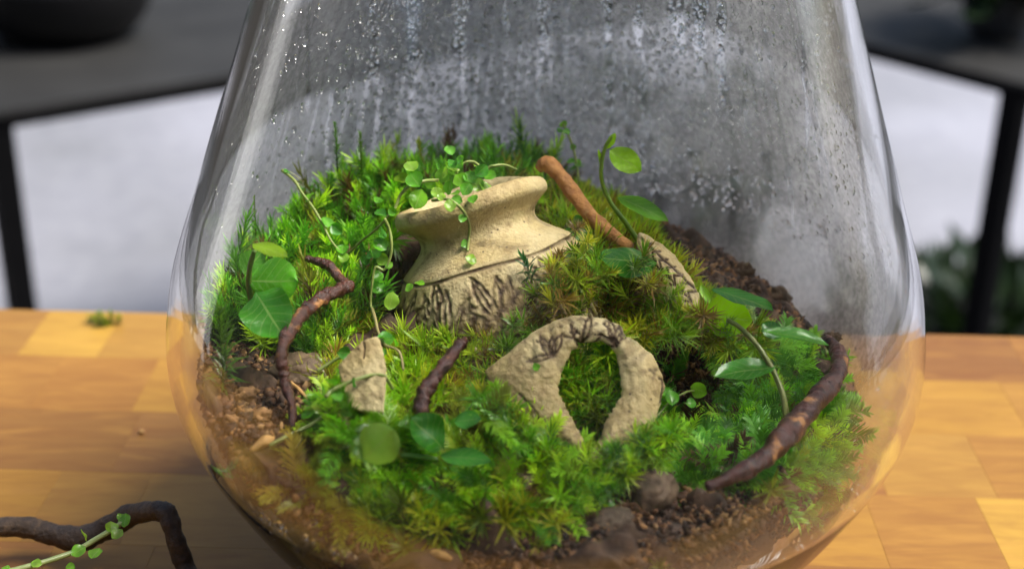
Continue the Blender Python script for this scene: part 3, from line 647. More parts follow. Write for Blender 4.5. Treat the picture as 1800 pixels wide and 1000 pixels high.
def resample(poly, N, c):
    poly = np.asarray(poly, float); p = np.vstack([poly, poly[:1]]); L = np.append(0, np.cumsum(np.linalg.norm(np.diff(p, axis=0), axis=1)))
    t = np.linspace(0, L[-1], 1200); d = np.stack([np.interp(t, L, p[:, 0]), np.interp(t, L, p[:, 1])], 1)
    an = np.arctan2(d[:, 1] - c[1], d[:, 0] - c[0]); out = []
    for q in np.linspace(-PI, PI, N, endpoint=False):
        out.append(d[np.argmin(np.abs((an - q + PI) % (2*PI) - PI))])
    out = np.array(out); 
    for _ in range(2): out = .5*out + .25*(np.roll(out, 1, 0) + np.roll(out, -1, 0))
    return out
def shard(name, label, outer, hole, c, Yf, thick, relief, N=240, Mr=40):
    """a curved fragment of pot wall; outline given on its front face, real thickness behind"""
    O = resample(outer, N, c); H = resample(hole, N, c) if hole is not None else np.array([c] * N) + (O - c) * .02
    gj = np.random.default_rng(len(label)); q_ = np.arange(N) / N * 2 * PI
    jag = lambda a: sum(np.sin(q_ * k + gj.random() * 6.28) for k in gj.integers(5, 40, 12))[:, None] * a
    jO = (O - c) / np.linalg.norm(O - c, axis=1)[:, None] * jag(.22); jH = (H - c) / np.linalg.norm(H - c, axis=1)[:, None] * jag(.35) * (hole is not None)
    V2 = np.vstack([H + (O - H) * t + jO * t ** 12 + jH * (1 - t) ** 12 for t in np.linspace(0, 1, Mr)]); rad = np.repeat(np.linspace(0, 1, Mr), N)
    B = np.array([at(p[0], p[1], Yf(p[0], p[1], t)) for p, t in zip(V2, rad)])
    Bm = B.reshape(Mr, N, 3); du = np.roll(Bm, -1, 1) - np.roll(Bm, 1, 1); dv = np.gradient(Bm, axis=0); nn = np.cross(du, dv); nn /= np.linalg.norm(nn, axis=2)[..., None] + 1e-12
    if (nn[Mr//2] @ CF).mean() > 0: nn = -nn
    for _ in range(6): nn = (nn + np.roll(nn, 1, 1) + np.roll(nn, -1, 1)); nn /= np.linalg.norm(nn, axis=2)[..., None] + 1e-12
    d, dirt = relief(V2, rad); edge = np.clip(np.minimum(rad if hole is not None else 1, 1 - rad) / .10, 0, 1); rnd = np.sqrt(np.clip(1 - (1 - edge) ** 2, 0, 1))
    front = Bm + nn * ((d - .0006 * (1 - rnd)).reshape(Mr, N, 1)); back = Bm - nn * thick
    V = np.vstack([front.reshape(-1, 3), back.reshape(-1, 3)]); k = np.arange(N); k1 = (k + 1) % N; o = Mr * N; F = []
    for i in range(Mr - 1):
        F.append(np.stack([i*N+k, i*N+k1, (i+1)*N+k1, (i+1)*N+k], 1)); F.append(np.stack([o+i*N+k1, o+i*N+k, o+(i+1)*N+k, o+(i+1)*N+k1], 1))
    e = (Mr-1)*N; F.append(np.stack([e+k, e+k1, o+e+k1, o+e+k], 1)); F.append(np.stack([k1, k, o+k, o+k1], 1))
    tint = np.concatenate([dirt, 0*dirt])[:, None] * np.ones(3)
    return thing(name, label, 'pot shard', me=mesh(name, V, np.vstack(F), M_CLAY, True, tint))
def cross_lines(S, wdt=4.0):
    def f(V2, rad):
        dd = seg_dist(V2, S); q = np.clip(1 - dd / wdt, 0, 1); g2 = np.random.default_rng(3); b = 0
        for _ in range(26):
            kx, ky = g2.normal(size=2) * .13; b = b + np.sin(V2[:, 0]*kx + V2[:, 1]*ky + g2.random()*6.28)
        return b * .000035 - .0006 * q, np.clip(q * 1.7, 0, 1)
    return f
arch_out = [(1032,836),(994,792),(952,760),(900,732),(868,700),(850,650),(898,612),(938,578),(978,558),(1019,549),(1064,556),(1093,568),(1100,585),(1118,594),(1147,622),(1166,656),(1171,680),(1162,712),(1148,757),(1114,778),(1088,788),(1064,808),(1045,832)]
arch_hole = [(1037,800),(1023,766),(1005,730),(984,692),(982,676),(991,650),(1005,618),(1021,606),(1040,601),(1061,601),(1074,612),(1082,628),(1089,664),(1090,695),(1075,718),(1060,746),(1049,780)]
S = []
for bx_, by_, a0_, a1_, n_, l_ in [(1024, 604, 2.2, 4.1, 6, 44), (1076, 606, 2.3, 4.0, 5, 38), (972, 628, 2.7, 4.6, 5, 44)]:
    gl = np.random.default_rng(int(bx_))
    for a_ in np.linspace(a0_, a1_, n_):
        if gl.random() < .8: S += leaf_outline((bx_ + gl.normal()*3, by_ + gl.normal()*3), a_ + gl.normal()*.16, l_ * gl.uniform(.7, 1.15), gl.uniform(8, 14))[:8 if gl.random() < .6 else 5]
S += [((1158, 664), (1166, 668)), ((1166, 668), (1164, 690)), ((1164, 690), (1160, 708)), ((912, 692), (938, 718)), ((938, 718), (950, 744))]
def arch_relief(V2, rad):
    d, q = cross_lines(S, 3.2)(V2, rad); g3 = np.random.default_rng(5); P = np.array([(x + g3.normal() * 2.5 + (j % 2) * 8, y + g3.normal() * 2) for j, y in enumerate(range(560, 800, 11)) for x in range(850, 1180, 16)])
    dd = np.full(len(V2), 1e9)
    for p in P: dd = np.minimum(dd, np.hypot((V2[:, 0] - p[0]) / 8, (V2[:, 1] - p[1]) / 5.5))
    top = np.clip((612 - V2[:, 1]) / 25, 0, 1) * np.clip((V2[:, 0] - 925) / 30, 0, 1)
    st = np.sin(V2[:, 0] * .21 + V2[:, 1] * .13) * np.sin(V2[:, 0] * .09 - V2[:, 1] * .27 + 1) + .5 * np.sin(V2[:, 0] * .47 + 2) * np.sin(V2[:, 1] * .53)
    scar = np.clip(1.3 - np.hypot((V2[:, 0] - 1146) / 20, (V2[:, 1] - 652 + 5 * np.sin(V2[:, 0] * .3)) / 10), 0, 1) * np.clip(.5 + st, 0, 1)
    return d + .00026 * np.clip(1 - dd ** 2, 0, 1) * (V2[:, 1] > 592) * np.clip((1000 - V2[:, 0]) / 30, .15, 1), np.clip(q + top * np.clip(st * .8, 0, .7) + scar + np.clip((V2[:, 1] - 700) / 140, 0, .5) * np.clip(.4 + st, 0, 1), 0, 1)
def arch_Y(px, py, t): return -.068 + (836 - py) / 287 * .036 + 5 * ((px - 1022) / 5342) ** 2 - .0022 * math.sin(PI * min(1, max(0, t))) 
shard('pot_shard', 'arched tan pot shard with a hole full of moss at the centre', arch_out, arch_hole, (1036, 695), arch_Y, .005, arch_relief)
sh2 = [(621,614),(640,596),(667,589),(673,604),(682,650),(680,690),(676,728),(640,724),(614,716),(604,685),(595,643)]
shard('pot_shard', 'plain upright tan pot shard between the creeping stems on the left', sh2, None, (640, 655), lambda px, py, t: -.060 + (725 - py) / 135 * .015 - .004 * math.cos((px - 640) / 60), .006, cross_lines([((640,596),(643,612)),((643,612),(641,630))], 2))
sh3 = [(1122,403),(1143,414),(1166,428),(1188,447),(1215,484),(1230,515),(1240,575),(1190,565),(1150,520),(1120,470),(1116,430)]
S3 = []
for k in range(7):
    cx_, cy_ = 1133 + k*13, 428 + k*14; S3 += [((cx_, cy_), (cx_ + 15, cy_ - 1)), ((cx_, cy_), (cx_ + 2, cy_ + 14)), ((cx_ - 8, cy_ + 16), (cx_ + 6, cy_ + 17))]
S3 += [((1128,420),(1222,505)), ((1135,450),(1215,525))]
shard('pot_shard', 'tan pot shard with woven basket pattern leaning at the right of the mossy hump', sh3, None, (1176, 480), lambda px, py, t: -.004 + (540 - py) / 140 * .022 - .005 * (1 - t * t), .005, cross_lines(S3, 3.4))

# ------------------------------------------------------------------ twigs
def PT(L):
    out = []
    for q in L: out.append(at(*q[:3]))
    return out
def twig(name, label, L, mat, rough=.12, seed=1, seg=12, cat='twig', n=None, parent=None):
    P = PT(L); rad = [q[3] * (1.2 if cat == 'twig' else 1.05) * depth(p) / 2500 for q, p in zip(L, P)]; V, F = tube(P, rad, seg, n or len(P) * 9, rough, seed)
    me = mesh(name, V, F, mat)
    if parent: return obj(name, me, parent)
    return thing(name, label, cat, me=me)
t1 = twig('twig', 'crooked dark red twig standing in the moss at the left', [(618,498,-.012,8),(598,508,-.016,10),(576,517,-.02,10),(558,530,-.024,11),(544,541,-.028,10),(526,560,-.034,11),(507,590,-.04,10),(497,628,-.046,9),(501,655,-.048,8),(503,675,-.05,8),(512,700,-.054,7),(517,725,-.058,6),(518,750,-.062,4)], M_BARK, .22, 2)
twig('side_branch', '', [(538,453,.0,5),(558,459,-.002,6),(578,466,-.004,8),(590,480,-.007,7),(604,494,-.010,7),(614,500,-.012,6)], M_BARK, .14, 3, parent=t1)
twig('twig', 'short dark red twig leaning in the moss before the urn', [(821,594,-.042,5),(812,602,-.043,9),(803,612,-.045,9),(781,643,-.050,10),(762,668,-.054,11),(748,690,-.058,12),(742,709,-.061,12),(743,736,-.064,11),(746,760,-.066,10)], M_BARK, .2, 4)
twig('twig', 'thick curved glossy red brown twig arching at the right side', [(1452,592,.0,5),(1460,601,-.004,9),(1474,620,-.012,11),(1478,644,-.02,13),(1463,674,-.031,15),(1434,706,-.042,16),(1398,744,-.055,17),(1361,783,-.066,16),(1324,814,-.074,14),(1278,838,-.08,11),(1240,854,-.083,8)], M_BARK, .17, 5, 14)
twig('stick', 'smooth tan stick propped behind the lip of the urn', [(948,296,.040,8),(956,288,.039,12),(966,290,.038,14),(984,308,.036,13),(1004,334,.033,13),(1039,380,.026,12.5),(1075,412,.021,12),(1108,438,.016,11)], M_TAN, .09, 6, 14, 'stick')
def table_pts(L): return [at_z(q[0], q[1], q[2]) for q in L]
Lt = [(-60,926,.016,15),(0,926,.016,15),(46,926,.014,15),(92,938,.012,17),(138,946,.012,18),(184,930,.014,18),(230,905,.022,16),(267,898,.029,15),(290,900,.031,15),(301,922,.028,14),(313,962,.021,14),(328,1000,.014,14),(350,1060,.008,13)]
P = table_pts(Lt); rad = [q[3] * 1.2 * depth(p) / 2500 for q, p in zip(Lt, P)]; V, F = tube(P, rad, 14, 110, .10, 9); thing('twig', 'dry dark bent twig lying on the table in front of the jar', 'twig', me=mesh('twig', V, F, M_BARK2))

# ------------------------------------------------------------------ leaves and creeping stems
def leaf_mesh(a, b, W, n, cup=.25, bend=.0, fold=0.0, shape=1.0, col=(.05, .2, .02), nu=9, nv=10, wav=.04, seed=0, mat=None, tint=None):
    """a leaf blade from stalk end a to tip b (points), width W, facing n"""
    a, b = np.asarray(a), np.asarray(b); ax = b - a; L = np.linalg.norm(ax); ax = ax / L; n = unit(n - ax * (np.asarray(n) @ ax)); s = np.cross(ax, n)
    V, UV, C = [], [], []; g = np.random.default_rng(seed); ph = g.random(3) * 6.28
    for j in range(nv):
        t = j / (nv - 1); wd = W * .5 * max(.02, math.sin(PI * t ** shape) ** .62)
        for i in range(nu):
            q = 2 * i / (nu - 1) - 1; h = cup * wd * q * q - bend * L * t * t + fold * abs(q) * wd + wav * W * (math.sin(5*t*2 + 3*q + ph[0]) * abs(q) + .4 * math.sin(9*t + ph[1]))
            V.append(a + ax * L * t + s * wd * q + n * h); UV.append((i / (nu - 1), t))
            C.append(np.array(col) * (1 + .22 * math.sin(4*t + 2*q + ph[2])))
    F = [(j*nu+i, j*nu+i+1, (j+1)*nu+i+1, (j+1)*nu+i) for j in range(nv-1) for i in range(nu-1)]
    me = mesh('leaf', V, F, mat or M_LEAF, True, np.array(C)); uv = me.uv_layers.new(name='UVMap')
    li = np.empty(len(me.loops), np.int32); me.loops.foreach_get('vertex_index', li); uv.data.foreach_set('uv', np.array(UV)[li].ravel())
    return me
LIME, GREEN, DEEP, PALE = (.42, .78, .006), (.14, .44, .02), (.05, .24, .015), (.46, .70, .16)
UPC = unit(np.array([0, -.45, .9])); CAMD = -CF
def stem_mesh(P, r0, r1, col=(.16, .26, .04), seed=0):
    V, F = tube(P, np.linspace(r0, r1, len(P)), 7, len(P) * 6, .08, seed); return mesh('stem', V, F, M_STEM, True, np.array(col)[None] * np.ones((len(V), 1)))
def plant(name, label, cat, stem, r0, r1, leaves, scol=(.20, .30, .04), seed=0, group=None):
    P = PT(stem); t = thing(name, label, cat, group=group); obj('stem', stem_mesh(P, r0, r1, scol, seed), t)
    for k, (a, b, W, n, col, kw) in enumerate(leaves):
        A_, B_ = at(*a), at(*b); obj('leaf', leaf_mesh(A_, B_, W * depth((A_ + B_) / 2) / 2500, n, col=col, seed=seed * 10 + k, **kw), t)
    return t
plant('leafy_seedling', 'tall seedling with lime leaves rising behind the mossy hump', 'seedling',
      [(1180,505,.015),(1168,488,.018),(1150,466,.02),(1129,434,.024),(1100,391,.028),(1075,358,.032),(1060,324,.034),(1057,294,.035),(1064,260,.035),(1076,240,.035)], .0011, .0006,
      [((1072,264,.035), (1128,299,.030), 44, unit((.1,-.9,.45)), LIME, dict(cup=.15, bend=.06)), ((1086,346,.03), (1174,381,.018), 34, unit((-.1,-.55,.85)), (.16, .42, .02), dict(cup=.25, bend=.12)),
       ((1156,462,.004), (1056,450,-.012), 62, unit((.1,-.62,.8)), DEEP, dict(cup=-.22, bend=.05, wav=.06)), ((1066,262,.035), (1082,234,.035), 14, unit((.3,-.9,.3)), LIME, dict(cup=.3)), ((1060,300,.035), (1052,262,.036), 8, unit((.3,-.9,.3)), LIME, dict(cup=.3))], (.20, .34, .02), 1)
plant('leafy_seedling', 'seedling with four spread leaves beside the thick twig on the right', 'seedling',
      [(1382,742,-.046),(1376,700,-.042),(1365,668,-.038),(1347,632,-.034),(1324,599,-.03),(1300,574,-.026),(1278,560,-.022)], .001, .0007,
      [((1238,548,-.008), (1322,562,-.012), 74, unit((.25,-.85,.35)), LIME, dict(cup=.1, shape=.8)), ((1232,500,.012), (1248,532,.008), 16, unit((.2,-.9,.3)), LIME, dict(cup=.2)), ((1252,508,-.01), (1356,530,-.03), 52, unit((.05,-.1,1)), DEEP, dict(cup=.1, bend=.10)),
       ((1336,580,-.028), (1457,598,-.032), 40, unit((-.05,-.12,1)), (.09, .36, .02), dict(cup=.35, bend=.08)), ((1362,645,-.036), (1256,656,-.04), 60, unit((0,-.18,1)), (.07, .3, .02), dict(cup=.2, bend=.06)),
       ((1372,592,-.025), (1338,566,-.022), 34, unit((.2,-.8,.6)), DEEP, dict(cup=.2))], (.22, .24, .06), 2)
plant('broad_leaf_plant', 'plant with big cupped glossy leaves against the left glass', 'plant',
      [(470,600,-.012),(452,560,-.016),(440,510,-.02),(442,470,-.022),(450,440,-.024)], .0011, .0008,
      [((446,428,-.024), (508,448,-.034), 30, unit((.2,-.5,.85)), (.30, .50, .01), dict(cup=.2, bend=.05)), ((438,492,-.02), (526,492,-.024), 84, unit((.1,-.85,.5)), (.13, .46, .015), dict(cup=-.2, wav=.07)),
       ((452,512,-.026), (500,592,-.042), 92, unit((-.1,-.75,.7)), (.08, .36, .02), dict(cup=.3, bend=.05, shape=.85, wav=.07)), ((430,480,-.016), (462,440,-.012), 50, unit((.0,-.9,.5)), (.09, .3, .02), dict(cup=.2))], (.15, .26, .03), 3)
plant('broad_leaf_plant', 'low plant with rounded pale and dark leaves at the front of the moss', 'plant',
      [(690,812,-.068),(704,800,-.072),(730,800,-.072),(770,806,-.073)], .0009, .0008,
      [((640,806,-.082), (694,756,-.084), 78, unit((.5,-.5,.75)), PALE, dict(cup=-.3, shape=.9, wav=.06)), ((780,788,-.070), (722,734,-.070), 70, unit((.2,-.5,.85)), (.06, .27, .02), dict(cup=.35, shape=1.0, wav=.06)),
       ((776,800,-.074), (862,806,-.08), 34, unit((.1,-.55,.8)), (.12, .42, .05), dict(cup=.25, bend=.05)), ((800,742,-.062), (846,736,-.064), 36, unit((0,-.6,.8)), (.11, .40, .05), dict(cup=.2))], (.12, .25, .03), 4)
plant('leafy_seedling', 'small plant with dark rounded leaves beside the tan stick', 'seedling',
      [(1050,430,.022),(1036,418,.022),(1020,408,.022)], .0006, .0005,
      [((1016,402,.022), (1040,412,.018), 20, unit((0,-.7,.7)), DEEP, dict(cup=.2)), ((1010,412,.022), (992,404,.02), 14, unit((0,-.7,.7)), (.05, .2, .02), dict(cup=.2)), ((1020,396,.024), (1012,378,.022), 18, unit((0,-.8,.6)), (.07, .26, .03), dict(cup=.2)), ((1022,412,.02), (1012,432,.016), 14, unit((0,-.7,.7)), (.09, .3, .02), dict(cup=.2))], seed=5)
# round creeper leaves share meshes
RL = []
for k, c in enumerate([(.15, .48, .02), (.24, .58, .03), (.09, .36, .03), (.34, .60, .06), (.18, .52, .05)]):
    RL.append(leaf_mesh((0, -1, 0), (0, 1, 0), 1.8, (0, 0, 1), cup=(.35, .25, .5, .2, .3)[k], col=c, nu=7, nv=8, wav=.05, seed=50 + k))
def vine(label, stem, leaves, surf=None, r=.00055, scol=(.30, .36, .10), seed=0, name='creeping_vine'):
    """stem: (px, py[, Y]); leaves: (px, py, radius px[, Y]); missing depth = lying on the ground"""
    g = np.random.default_rng(seed + 100)
    def pt(q, lift): return at(q[0], q[1], q[-1]) if surf is None and abs(q[-1]) < 1 else (at(q[0], q[1], surf(q[0], q[1])) if surf else on(q[0], q[1], lift))
    P = [pt(q, .006) for q in stem]; t = thing(name, label, 'creeper', group='creeping round leaved stems')
    obj('stem', stem_mesh(P, r, r * .7, scol, seed), t)
    for q in leaves:
        p = pt((q[0], q[1], q[3]) if len(q) > 3 else (q[0], q[1], 9), .0075); o = obj('leaf', RL[int(g.integers(0, 5))], t)
        s_ = q[2] * depth(p) / 2500; n = unit(np.array([0, -.55, .75]) + g.normal(size=3) * .42); x = unit(np.cross(g.normal(size=3), n)); y = np.cross(n, x)
        o.matrix_world = Matrix([[x[0]*s_, y[0]*s_, n[0]*s_, p[0]], [x[1]*s_, y[1]*s_, n[1]*s_, p[1]], [x[2]*s_, y[2]*s_, n[2]*s_, p[2]], [0, 0, 0, 1]])
    return t
vine('pale creeper climbing out of the tall moss at upper left', [(489,297),(512,315),(528,339),(546,362),(564,391),(580,422),(600,446)], [(541,346,12),(573,390,13),(590,402,13),(601,438,13),(498,300,7),(603,452,11)], lambda x, y: .02 + (420 - y) / 130 * .02, seed=1)
UF = lambda px, py: -.004 + .00003 * (px - 800) * 0 + np.interp(py, [280, 340, 360, 385, 420, 470], [.02, .004, -.006, .0, .0, -.008])
vine('creeper hanging from the left lip of the urn with a cascade of round leaves', [(770,316,.010),(745,318,.006),(723,325,.004),(704,342,.004),(695,364,.002),(682,380,.0),(669,395,.002),(652,410,.004),(634,424,.008),(612,446,.012)],
     [(668,407,15,-.002),(668,430,15,-.003),(660,446,14,-.002),(645,456,10,-.002),(640,433,11,.002),(664,486,12,-.004),(662,503,16,-.004),(688,527,16,-.012),(672,455,13,-.003),(668,376,12,.004),(664,352,10,.01),(720,505,9,-.012),(738,498,10,-.012),(690,372,9,0)], seed=2)
vine('thin creeper looping down beside the dark hollow left of the urn', [(676,384,-.002),(684,402,-.002),(688,425,-.004),(686,452,-.005),(675,474,-.006),(660,470,-.006),(654,500,-.007),(652,530,-.008),(658,556,-.012),(667,584,-.02)], [(652,446,10,-.006),(684,466,8,-.006),(676,494,10,-.008),(684,596,13,-.028)], seed=3)
vine('short creeper draped down the front of the urn neck', [(760,352,.002),(785,350,-.004),(800,357,-.007),(816,373,-.006),(825,395,-.001),(824,420,-.001),(822,441,-.006)], [(791,361,12,-.008),(803,352,11,-.006),(813,384,9,-.006),(816,428,9,-.003),(828,456,11,-.010),(832,350,11,-.004),(776,346,9,-.003)], seed=4)
vine('leafy creeper crown spilling over the mouth of the urn', [(852,304,.022),(860,294,.022),(870,291,.022),(888,290,.024),(908,298,.026)], [(780, 282, 12.0, 0.024), (795, 297, 14.4, 0.02), (777, 308, 14.4, 0.016), (809, 316, 15.6, 0.012), (827, 312, 14.4, 0.012), (838, 325, 14.4, 0.01), (852, 328, 13.2, 0.01), (735, 350, 19.2, 0.004), (706, 314, 15.6, 0.008), (790, 330, 13.2, 0.008), (768, 338, 12.0, 0.004), (846, 305, 13.2, 0.02), (820, 332, 13.2, 0.006), (800, 340, 10.8, 0.004), (756, 322, 10.8, 0.01), (770, 296, 10.8, 0.022), (790, 264, 11.5, 0.024), (809, 285, 13.8, 0.02), (799, 288, 13.8, 0.016), (797, 292, 14.9, 0.012), (843, 294, 13.8, 0.012), (846, 299, 13.8, 0.01), (862, 310, 12.6, 0.01), (729, 316, 18.4, 0.004), (722, 292, 14.9, 0.008), (782, 304, 12.6, 0.008)], r=.0006, seed=5)
vine('pale creeper tendril arching over the urn mouth', [(798,318,.018),(803,302,.02),(811,290,.022),(822,284,.022),(834,285,.022),(843,292,.02)], [(793,291,8,.022),(844,296,8,.02)], scol=(.42, .46, .16), seed=6)
vine('creeper running from a wood chip across the moss at lower left', [(480,781),(500,770),(522,758),(540,750),(557,741),(579,725),(598,709)], [(544,728,14),(560,716,14),(579,706,15),(602,706,17),(556,704,11)], seed=7, r=.0007)
vine('creeper crossing the front of the plain upright shard', [(576,698,-.066),(584,688,-.064),(595,682,-.062),(624,669,-.06),(645,662,-.058),(659,659,-.056),(675,660,-.056),(684,670,-.055),(692,684,-.055)], [(586,672,14,-.064),(596,698,13,-.066),(622,672,11,-.062),(570,706,11,-.068)], seed=8, r=.0007)
vine('creeper reaching over the top of the plain shard', [(560,653,-.05),(582,638,-.048),(603,627,-.047),(624,626,-.047),(646,635,-.05),(664,640,-.05)], [(606,620,14,-.048),(655,645,17,-.052),(672,622,13,-.045),(668,648,10,-.053)], seed=9)
vine('pale stem trailing from the left moss down to the plain shard', [(655,540,-.01),(661,560,-.02),(666,582,-.028),(678,605,-.036),(696,612,-.038),(706,625,-.04),(710,650,-.045)], [(678,592,14,-.034),(694,598,12,-.036)], seed=10, scol=(.36, .30, .13))
vine('tiny leaved sprout crossing the left limb of the arched shard', [(954,598,-.034),(951,614,-.038),(948,632,-.042),(944,650,-.046)], [(952,606,8,-.037),(942,644,8,-.046),(956,600,6,-.035)], r=.0003, seed=11)
vine('creeper with round leaves at the right foot of the arched shard', [(1108,772,-.052),(1130,760,-.052),(1152,735,-.046),(1178,706,-.04),(1205,690,-.034),(1228,686,-.03)], [(1179,700,15,-.042),(1170,690,13,-.04),(1228,686,17,-.032),(1122,750,12,-.054),(1135,759,12,-.055),(1113,768,11,-.056),(1150,760,10,-.054),(1214,710,11,-.038)], r=.0004, seed=12)
vine('faint upright sprig of tiny leaves behind the tan stick', [(1018,318,.062),(1014,290,.064),(1008,260,.066),(998,235,.067),(990,218,.067)], [(990,218,8,.067),(996,232,7,.066),(1008,258,6,.066),(1004,284,8,.064),(1016,286,7,.064),(985,228,6,.067)], r=.0005, seed=13)
# sprig of the same creeper on the table twig
t = thing('creeper_sprig', 'cut creeper sprig lying across the bent twig on the table', 'creeper', group='creeping round leaved stems')
SP = [at_z(q[0], q[1], .034) for q in [(-30,1012),(28,1000),(75,988),(128,970),(150,958),(175,943),(200,928),(214,918)]]
V, F = tube(SP, [.0009]*8, 7, 50, .06, 3); obj('stem', mesh('stem', V, F, M_STEM, True, np.array((.36, .42, .16))[None] * np.ones((len(V), 1))), t)
g = np.random.default_rng(6)
for (qx, qy, qr) in [(147,940,12),(196,926,13),(206,938,12),(220,914,13),(138,968,14),(168,972,14),(64,990,10),(10,1000,9),(124,996,9),(213,908,9)]:
    p = at_z(qx, qy, .035); s_ = qr * depth(p) / 2500; n = unit(np.array([0, -.4, .9]) + g.normal(size=3) * .3); x = unit(np.cross(g.normal(size=3), n)); y = np.cross(n, x)
    o = obj('leaf', RL[(1, 3)[int(g.integers(0, 2))]], t); o.matrix_world = Matrix([[x[0]*s_, y[0]*s_, n[0]*s_, p[0]], [x[1]*s_, y[1]*s_, n[1]*s_, p[1]], [x[2]*s_, y[2]*s_, n[2]*s_, p[2]], [0, 0, 0, 1]])

# ------------------------------------------------------------------ single moss shoots one can pick out
def shoot(name, label, p, q, tm, width, col, cat='moss shoot'):
    p, q = np.asarray(p), np.asarray(q); d = q - p; L = np.linalg.norm(d); zv = d / L; xv = unit(np.cross(zv, [.3, 1, .2])); yv = np.cross(zv, xv)
    V, F, C = tm; h = V[:, 2].max(); S = V * np.array([width, width, L / h])
    return thing(name, label, cat, me=mesh(name, p + S[:, :1]*xv + S[:, 1:2]*yv + S[:, 2:]*zv, F, M_MOSS, False, np.array(col) * C))
gq = np.random.default_rng(90)
long_ = haircap(gq, 70, .026, .0085, .0008)
shoot('moss_shoot', 'tall feathery moss shoot standing in bare soil by the left glass', on(394,682), at(414,540,-.05), long_, 1.0, (.14, .30, .02))
shoot('moss_shoot', 'pale yellow curled moss shoot lying near the crooked twig', at(584,592,-.02), at(610,566,-.02), haircap(gq, 60, .008, .0018, .0005), .5, (.42, .44, .04))
shoot('moss_shoot', 'dark green starry shoot poking up over the urn shoulder', at(936,492,-.014), at(914,440,-.016), star(gq, 22, .009, .006, .0008), 1.0, (.03, .16, .03))
shoot('moss_shoot', 'tall thin haircap shoot at the top of the left moss', at(590,300,.05), at(588,208,.052), haircap(gq, 60, .02, .004, .0007), .8, (.10, .26, .015))
shoot('moss_shoot', 'thin haircap shoot just right of the tallest one', at(632,300,.055), at(630,222,.056), haircap(gq, 60, .018, .004, .0007), .8, (.14, .28, .015))
shoot('moss_shoot', 'yellow tipped haircap shoot behind the urn mouth', at(745,310,.07), at(732,242,.07), haircap(gq, 60, .018, .006, .001), .8, (.34, .40, .01))
shoot('moss_shoot', 'lone haircap shoot rising near the left glass', at(444,420,.03), at(434,342,.03), haircap(gq, 50, .018, .003, .0006), .8, (.18, .30, .02))
shoot('moss_shoot', 'broad starry moss shoot at the front in the shade of the glass', on(712,900), at(700,850,-.092), star(gq, 30, .006, .0095, .0009), 1.0, (.20, .28, .03))
shoot('moss_shoot', 'pale starry shoot hanging over the front soil', at(850,900,-.09), at(838,925,-.097), star(gq, 26, .005, .009, .0009), 1.0, (.24, .34, .05))
shoot('moss_shoot', 'low starry shoot among crumbs at the front edge', at(718,962,-.094), at(706,948,-.097), star(gq, 24, .004, .008, .0009), 1.0, (.24, .34, .05))
shoot('moss_shoot', 'red star shaped seedling on the right limb of the arched shard', at(1096,652,-.022), at(1108,648,-.028), star(gq, 14, .0012, .0026, .0009), 1.2, (.30, .035, .015))
shoot('moss_shoot', 'yellow starry shoot below the big twig at the right front', on(1350,868), at(1356,842,-.085), star(gq, 22, .004, .007, .0008), 1.0, (.28, .36, .03))

# ------------------------------------------------------------------ stones, chips, clods
def stone(name, label, cat, p, r, mat, seed, flat=(1, .85, .75), amp=.16):
    g = np.random.default_rng(seed); V, F = ico(3); d = np.zeros(len(V))
    for _ in range(14):
        k = g.normal(size=3) * 2.6; d += np.sin(V @ k + g.random() * 6.28)
    f_ = sum(np.sin(V @ (g.normal(size=3) * 9) + g.random() * 6.28) for _ in range(16)) + .6 * sum(np.sin(V @ (g.normal(size=3) * 20) + g.random() * 6.28) for _ in range(16)); V = V * (1 + amp * d[:, None] / 5 + amp * .30 * f_[:, None] / 3) * np.array(flat) * r; c, s = math.cos(g.random()*6), math.sin(g.random()*6); return thing(name, label, cat, tuple(p), me=mesh(name, V, F, mat))
stone('stone', 'round brown pitted stone on the soil at the front right', 'stone', on(1142,885) + [0, .004, .001], .0074, M_STONE, 1, (1, .9, .95), .12)
stone('stone', 'dull brown stone lying low in front of the round one', 'stone', on(1076,925) + [0, .003, -.001], .0062, mat_plain('dull_stone', (.10, .07, .045), .7, 0, 300, .45, .5), 2)
stone('stone', 'flat brown stone behind the crooked twig at the left', 'stone', on(535,672) + [0, .004, .001], .0095, M_STONE, 3, (1.1, .8, .6))
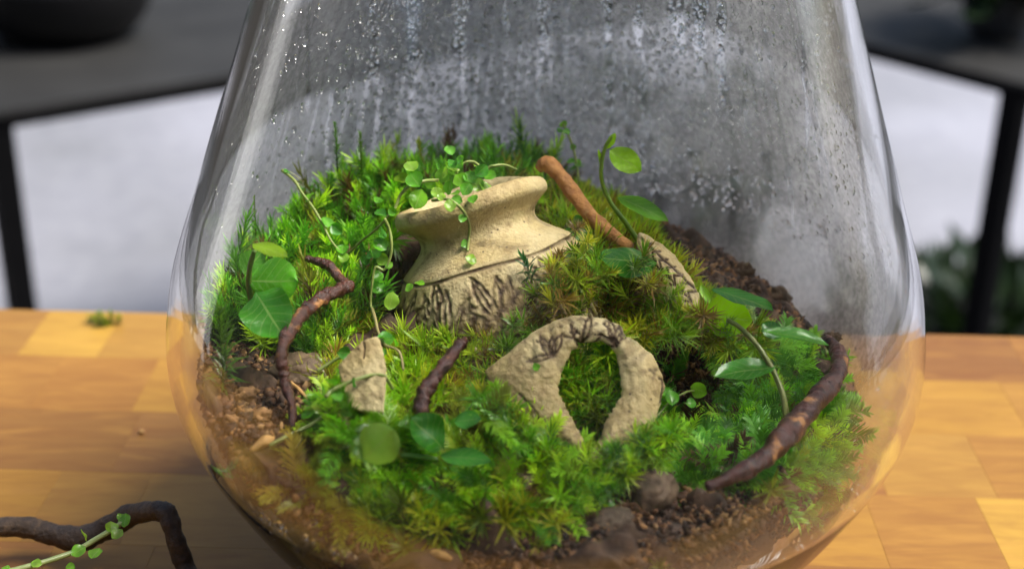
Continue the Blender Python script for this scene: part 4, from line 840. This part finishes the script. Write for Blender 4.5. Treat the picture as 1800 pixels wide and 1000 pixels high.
for i, (q, r, lab) in enumerate([((436,708), 0.0036, 'tan clay clod on the bare soil by the left glass'), ((462,742), 0.0028, 'small ochre clod between the left clod and the wood chip'), ((500,690), 0.0028, 'dark clod at the foot of the crooked twig'), ((415,750), 0.0024, 'little ochre clod nearest the left glass')]):
    stone('soil_clod', lab, 'clod', on(*q) + [0, .002, .001], r, M_CLOD, 10 + i, (1, .8, .75), .3)
for i, (q, r, lab) in enumerate([((1310,485), .004, 'brown clod on the bare soil ridge at the back right'), ((1240,455), .0035, 'brown clod beside the woven shard at the back'), ((1375,530), .004, 'dark clod low on the back right slope'), ((1330,520), .0032, 'small clod between the two slope clods'), ((1465,605), .0035, 'dark clod beside the top of the thick twig'), ((1430,610), .004, 'dark clod under the pointed seedling leaf')]):
    stone('soil_clod', lab, 'clod', on(*q) + [0, .002, .001], r, mat_plain('dark_clod', (.10, .06, .03), .8, 0, 260, .55, .7) if i == 0 else bpy.data.materials['dark_clod'], 20 + i, (1, .8, .75), .34)
def chip(label, a, b, wpx, seed):
    a, b = np.asarray(a), np.asarray(b); m = (a + b) / 2; V, F = tube([a, m + [0, 0, .0008], b], [wpx*.5, wpx, wpx*.35], 8, 14, .2, seed)
    return thing('wood_chip', label, 'wood chip', me=mesh('wood_chip', m + (V - m) * 1.0, F, M_CHIP))
chip('orange wood chip at the start of the lower left creeper', on(448,790, .003), on(494,768, .003), .0016, 1)
chip('orange wood chip at the front bottom edge of the soil', at(745,972,-.096), at(796,977,-.098), .0015, 2)
chip('thin grey root lying behind the crooked twig foot', on(505,670,.002), on(545,708,.002), .0007, 3)
tbm = star(gq, 30, .004, .006, .0009)
thing('moss_scrap', 'stray scrap of yellow green moss at the back edge of the table', 'moss scrap', tuple(at_z(178, 568, .001)), me=scatter([tbm], np.zeros(7, int), gq.normal(size=(7, 3)) * [.004, .002, 0], rots(7, None, .6, gq), np.full(7, .7), np.tile((.26, .34, .03), (7, 1)), 'moss_scrap', M_MOSS, False))
stone('wood_crumb', 'tiny pale crumb on the table left of the jar', 'crumb', at_z(248, 758, .001), .0012, M_CHIP, 40)
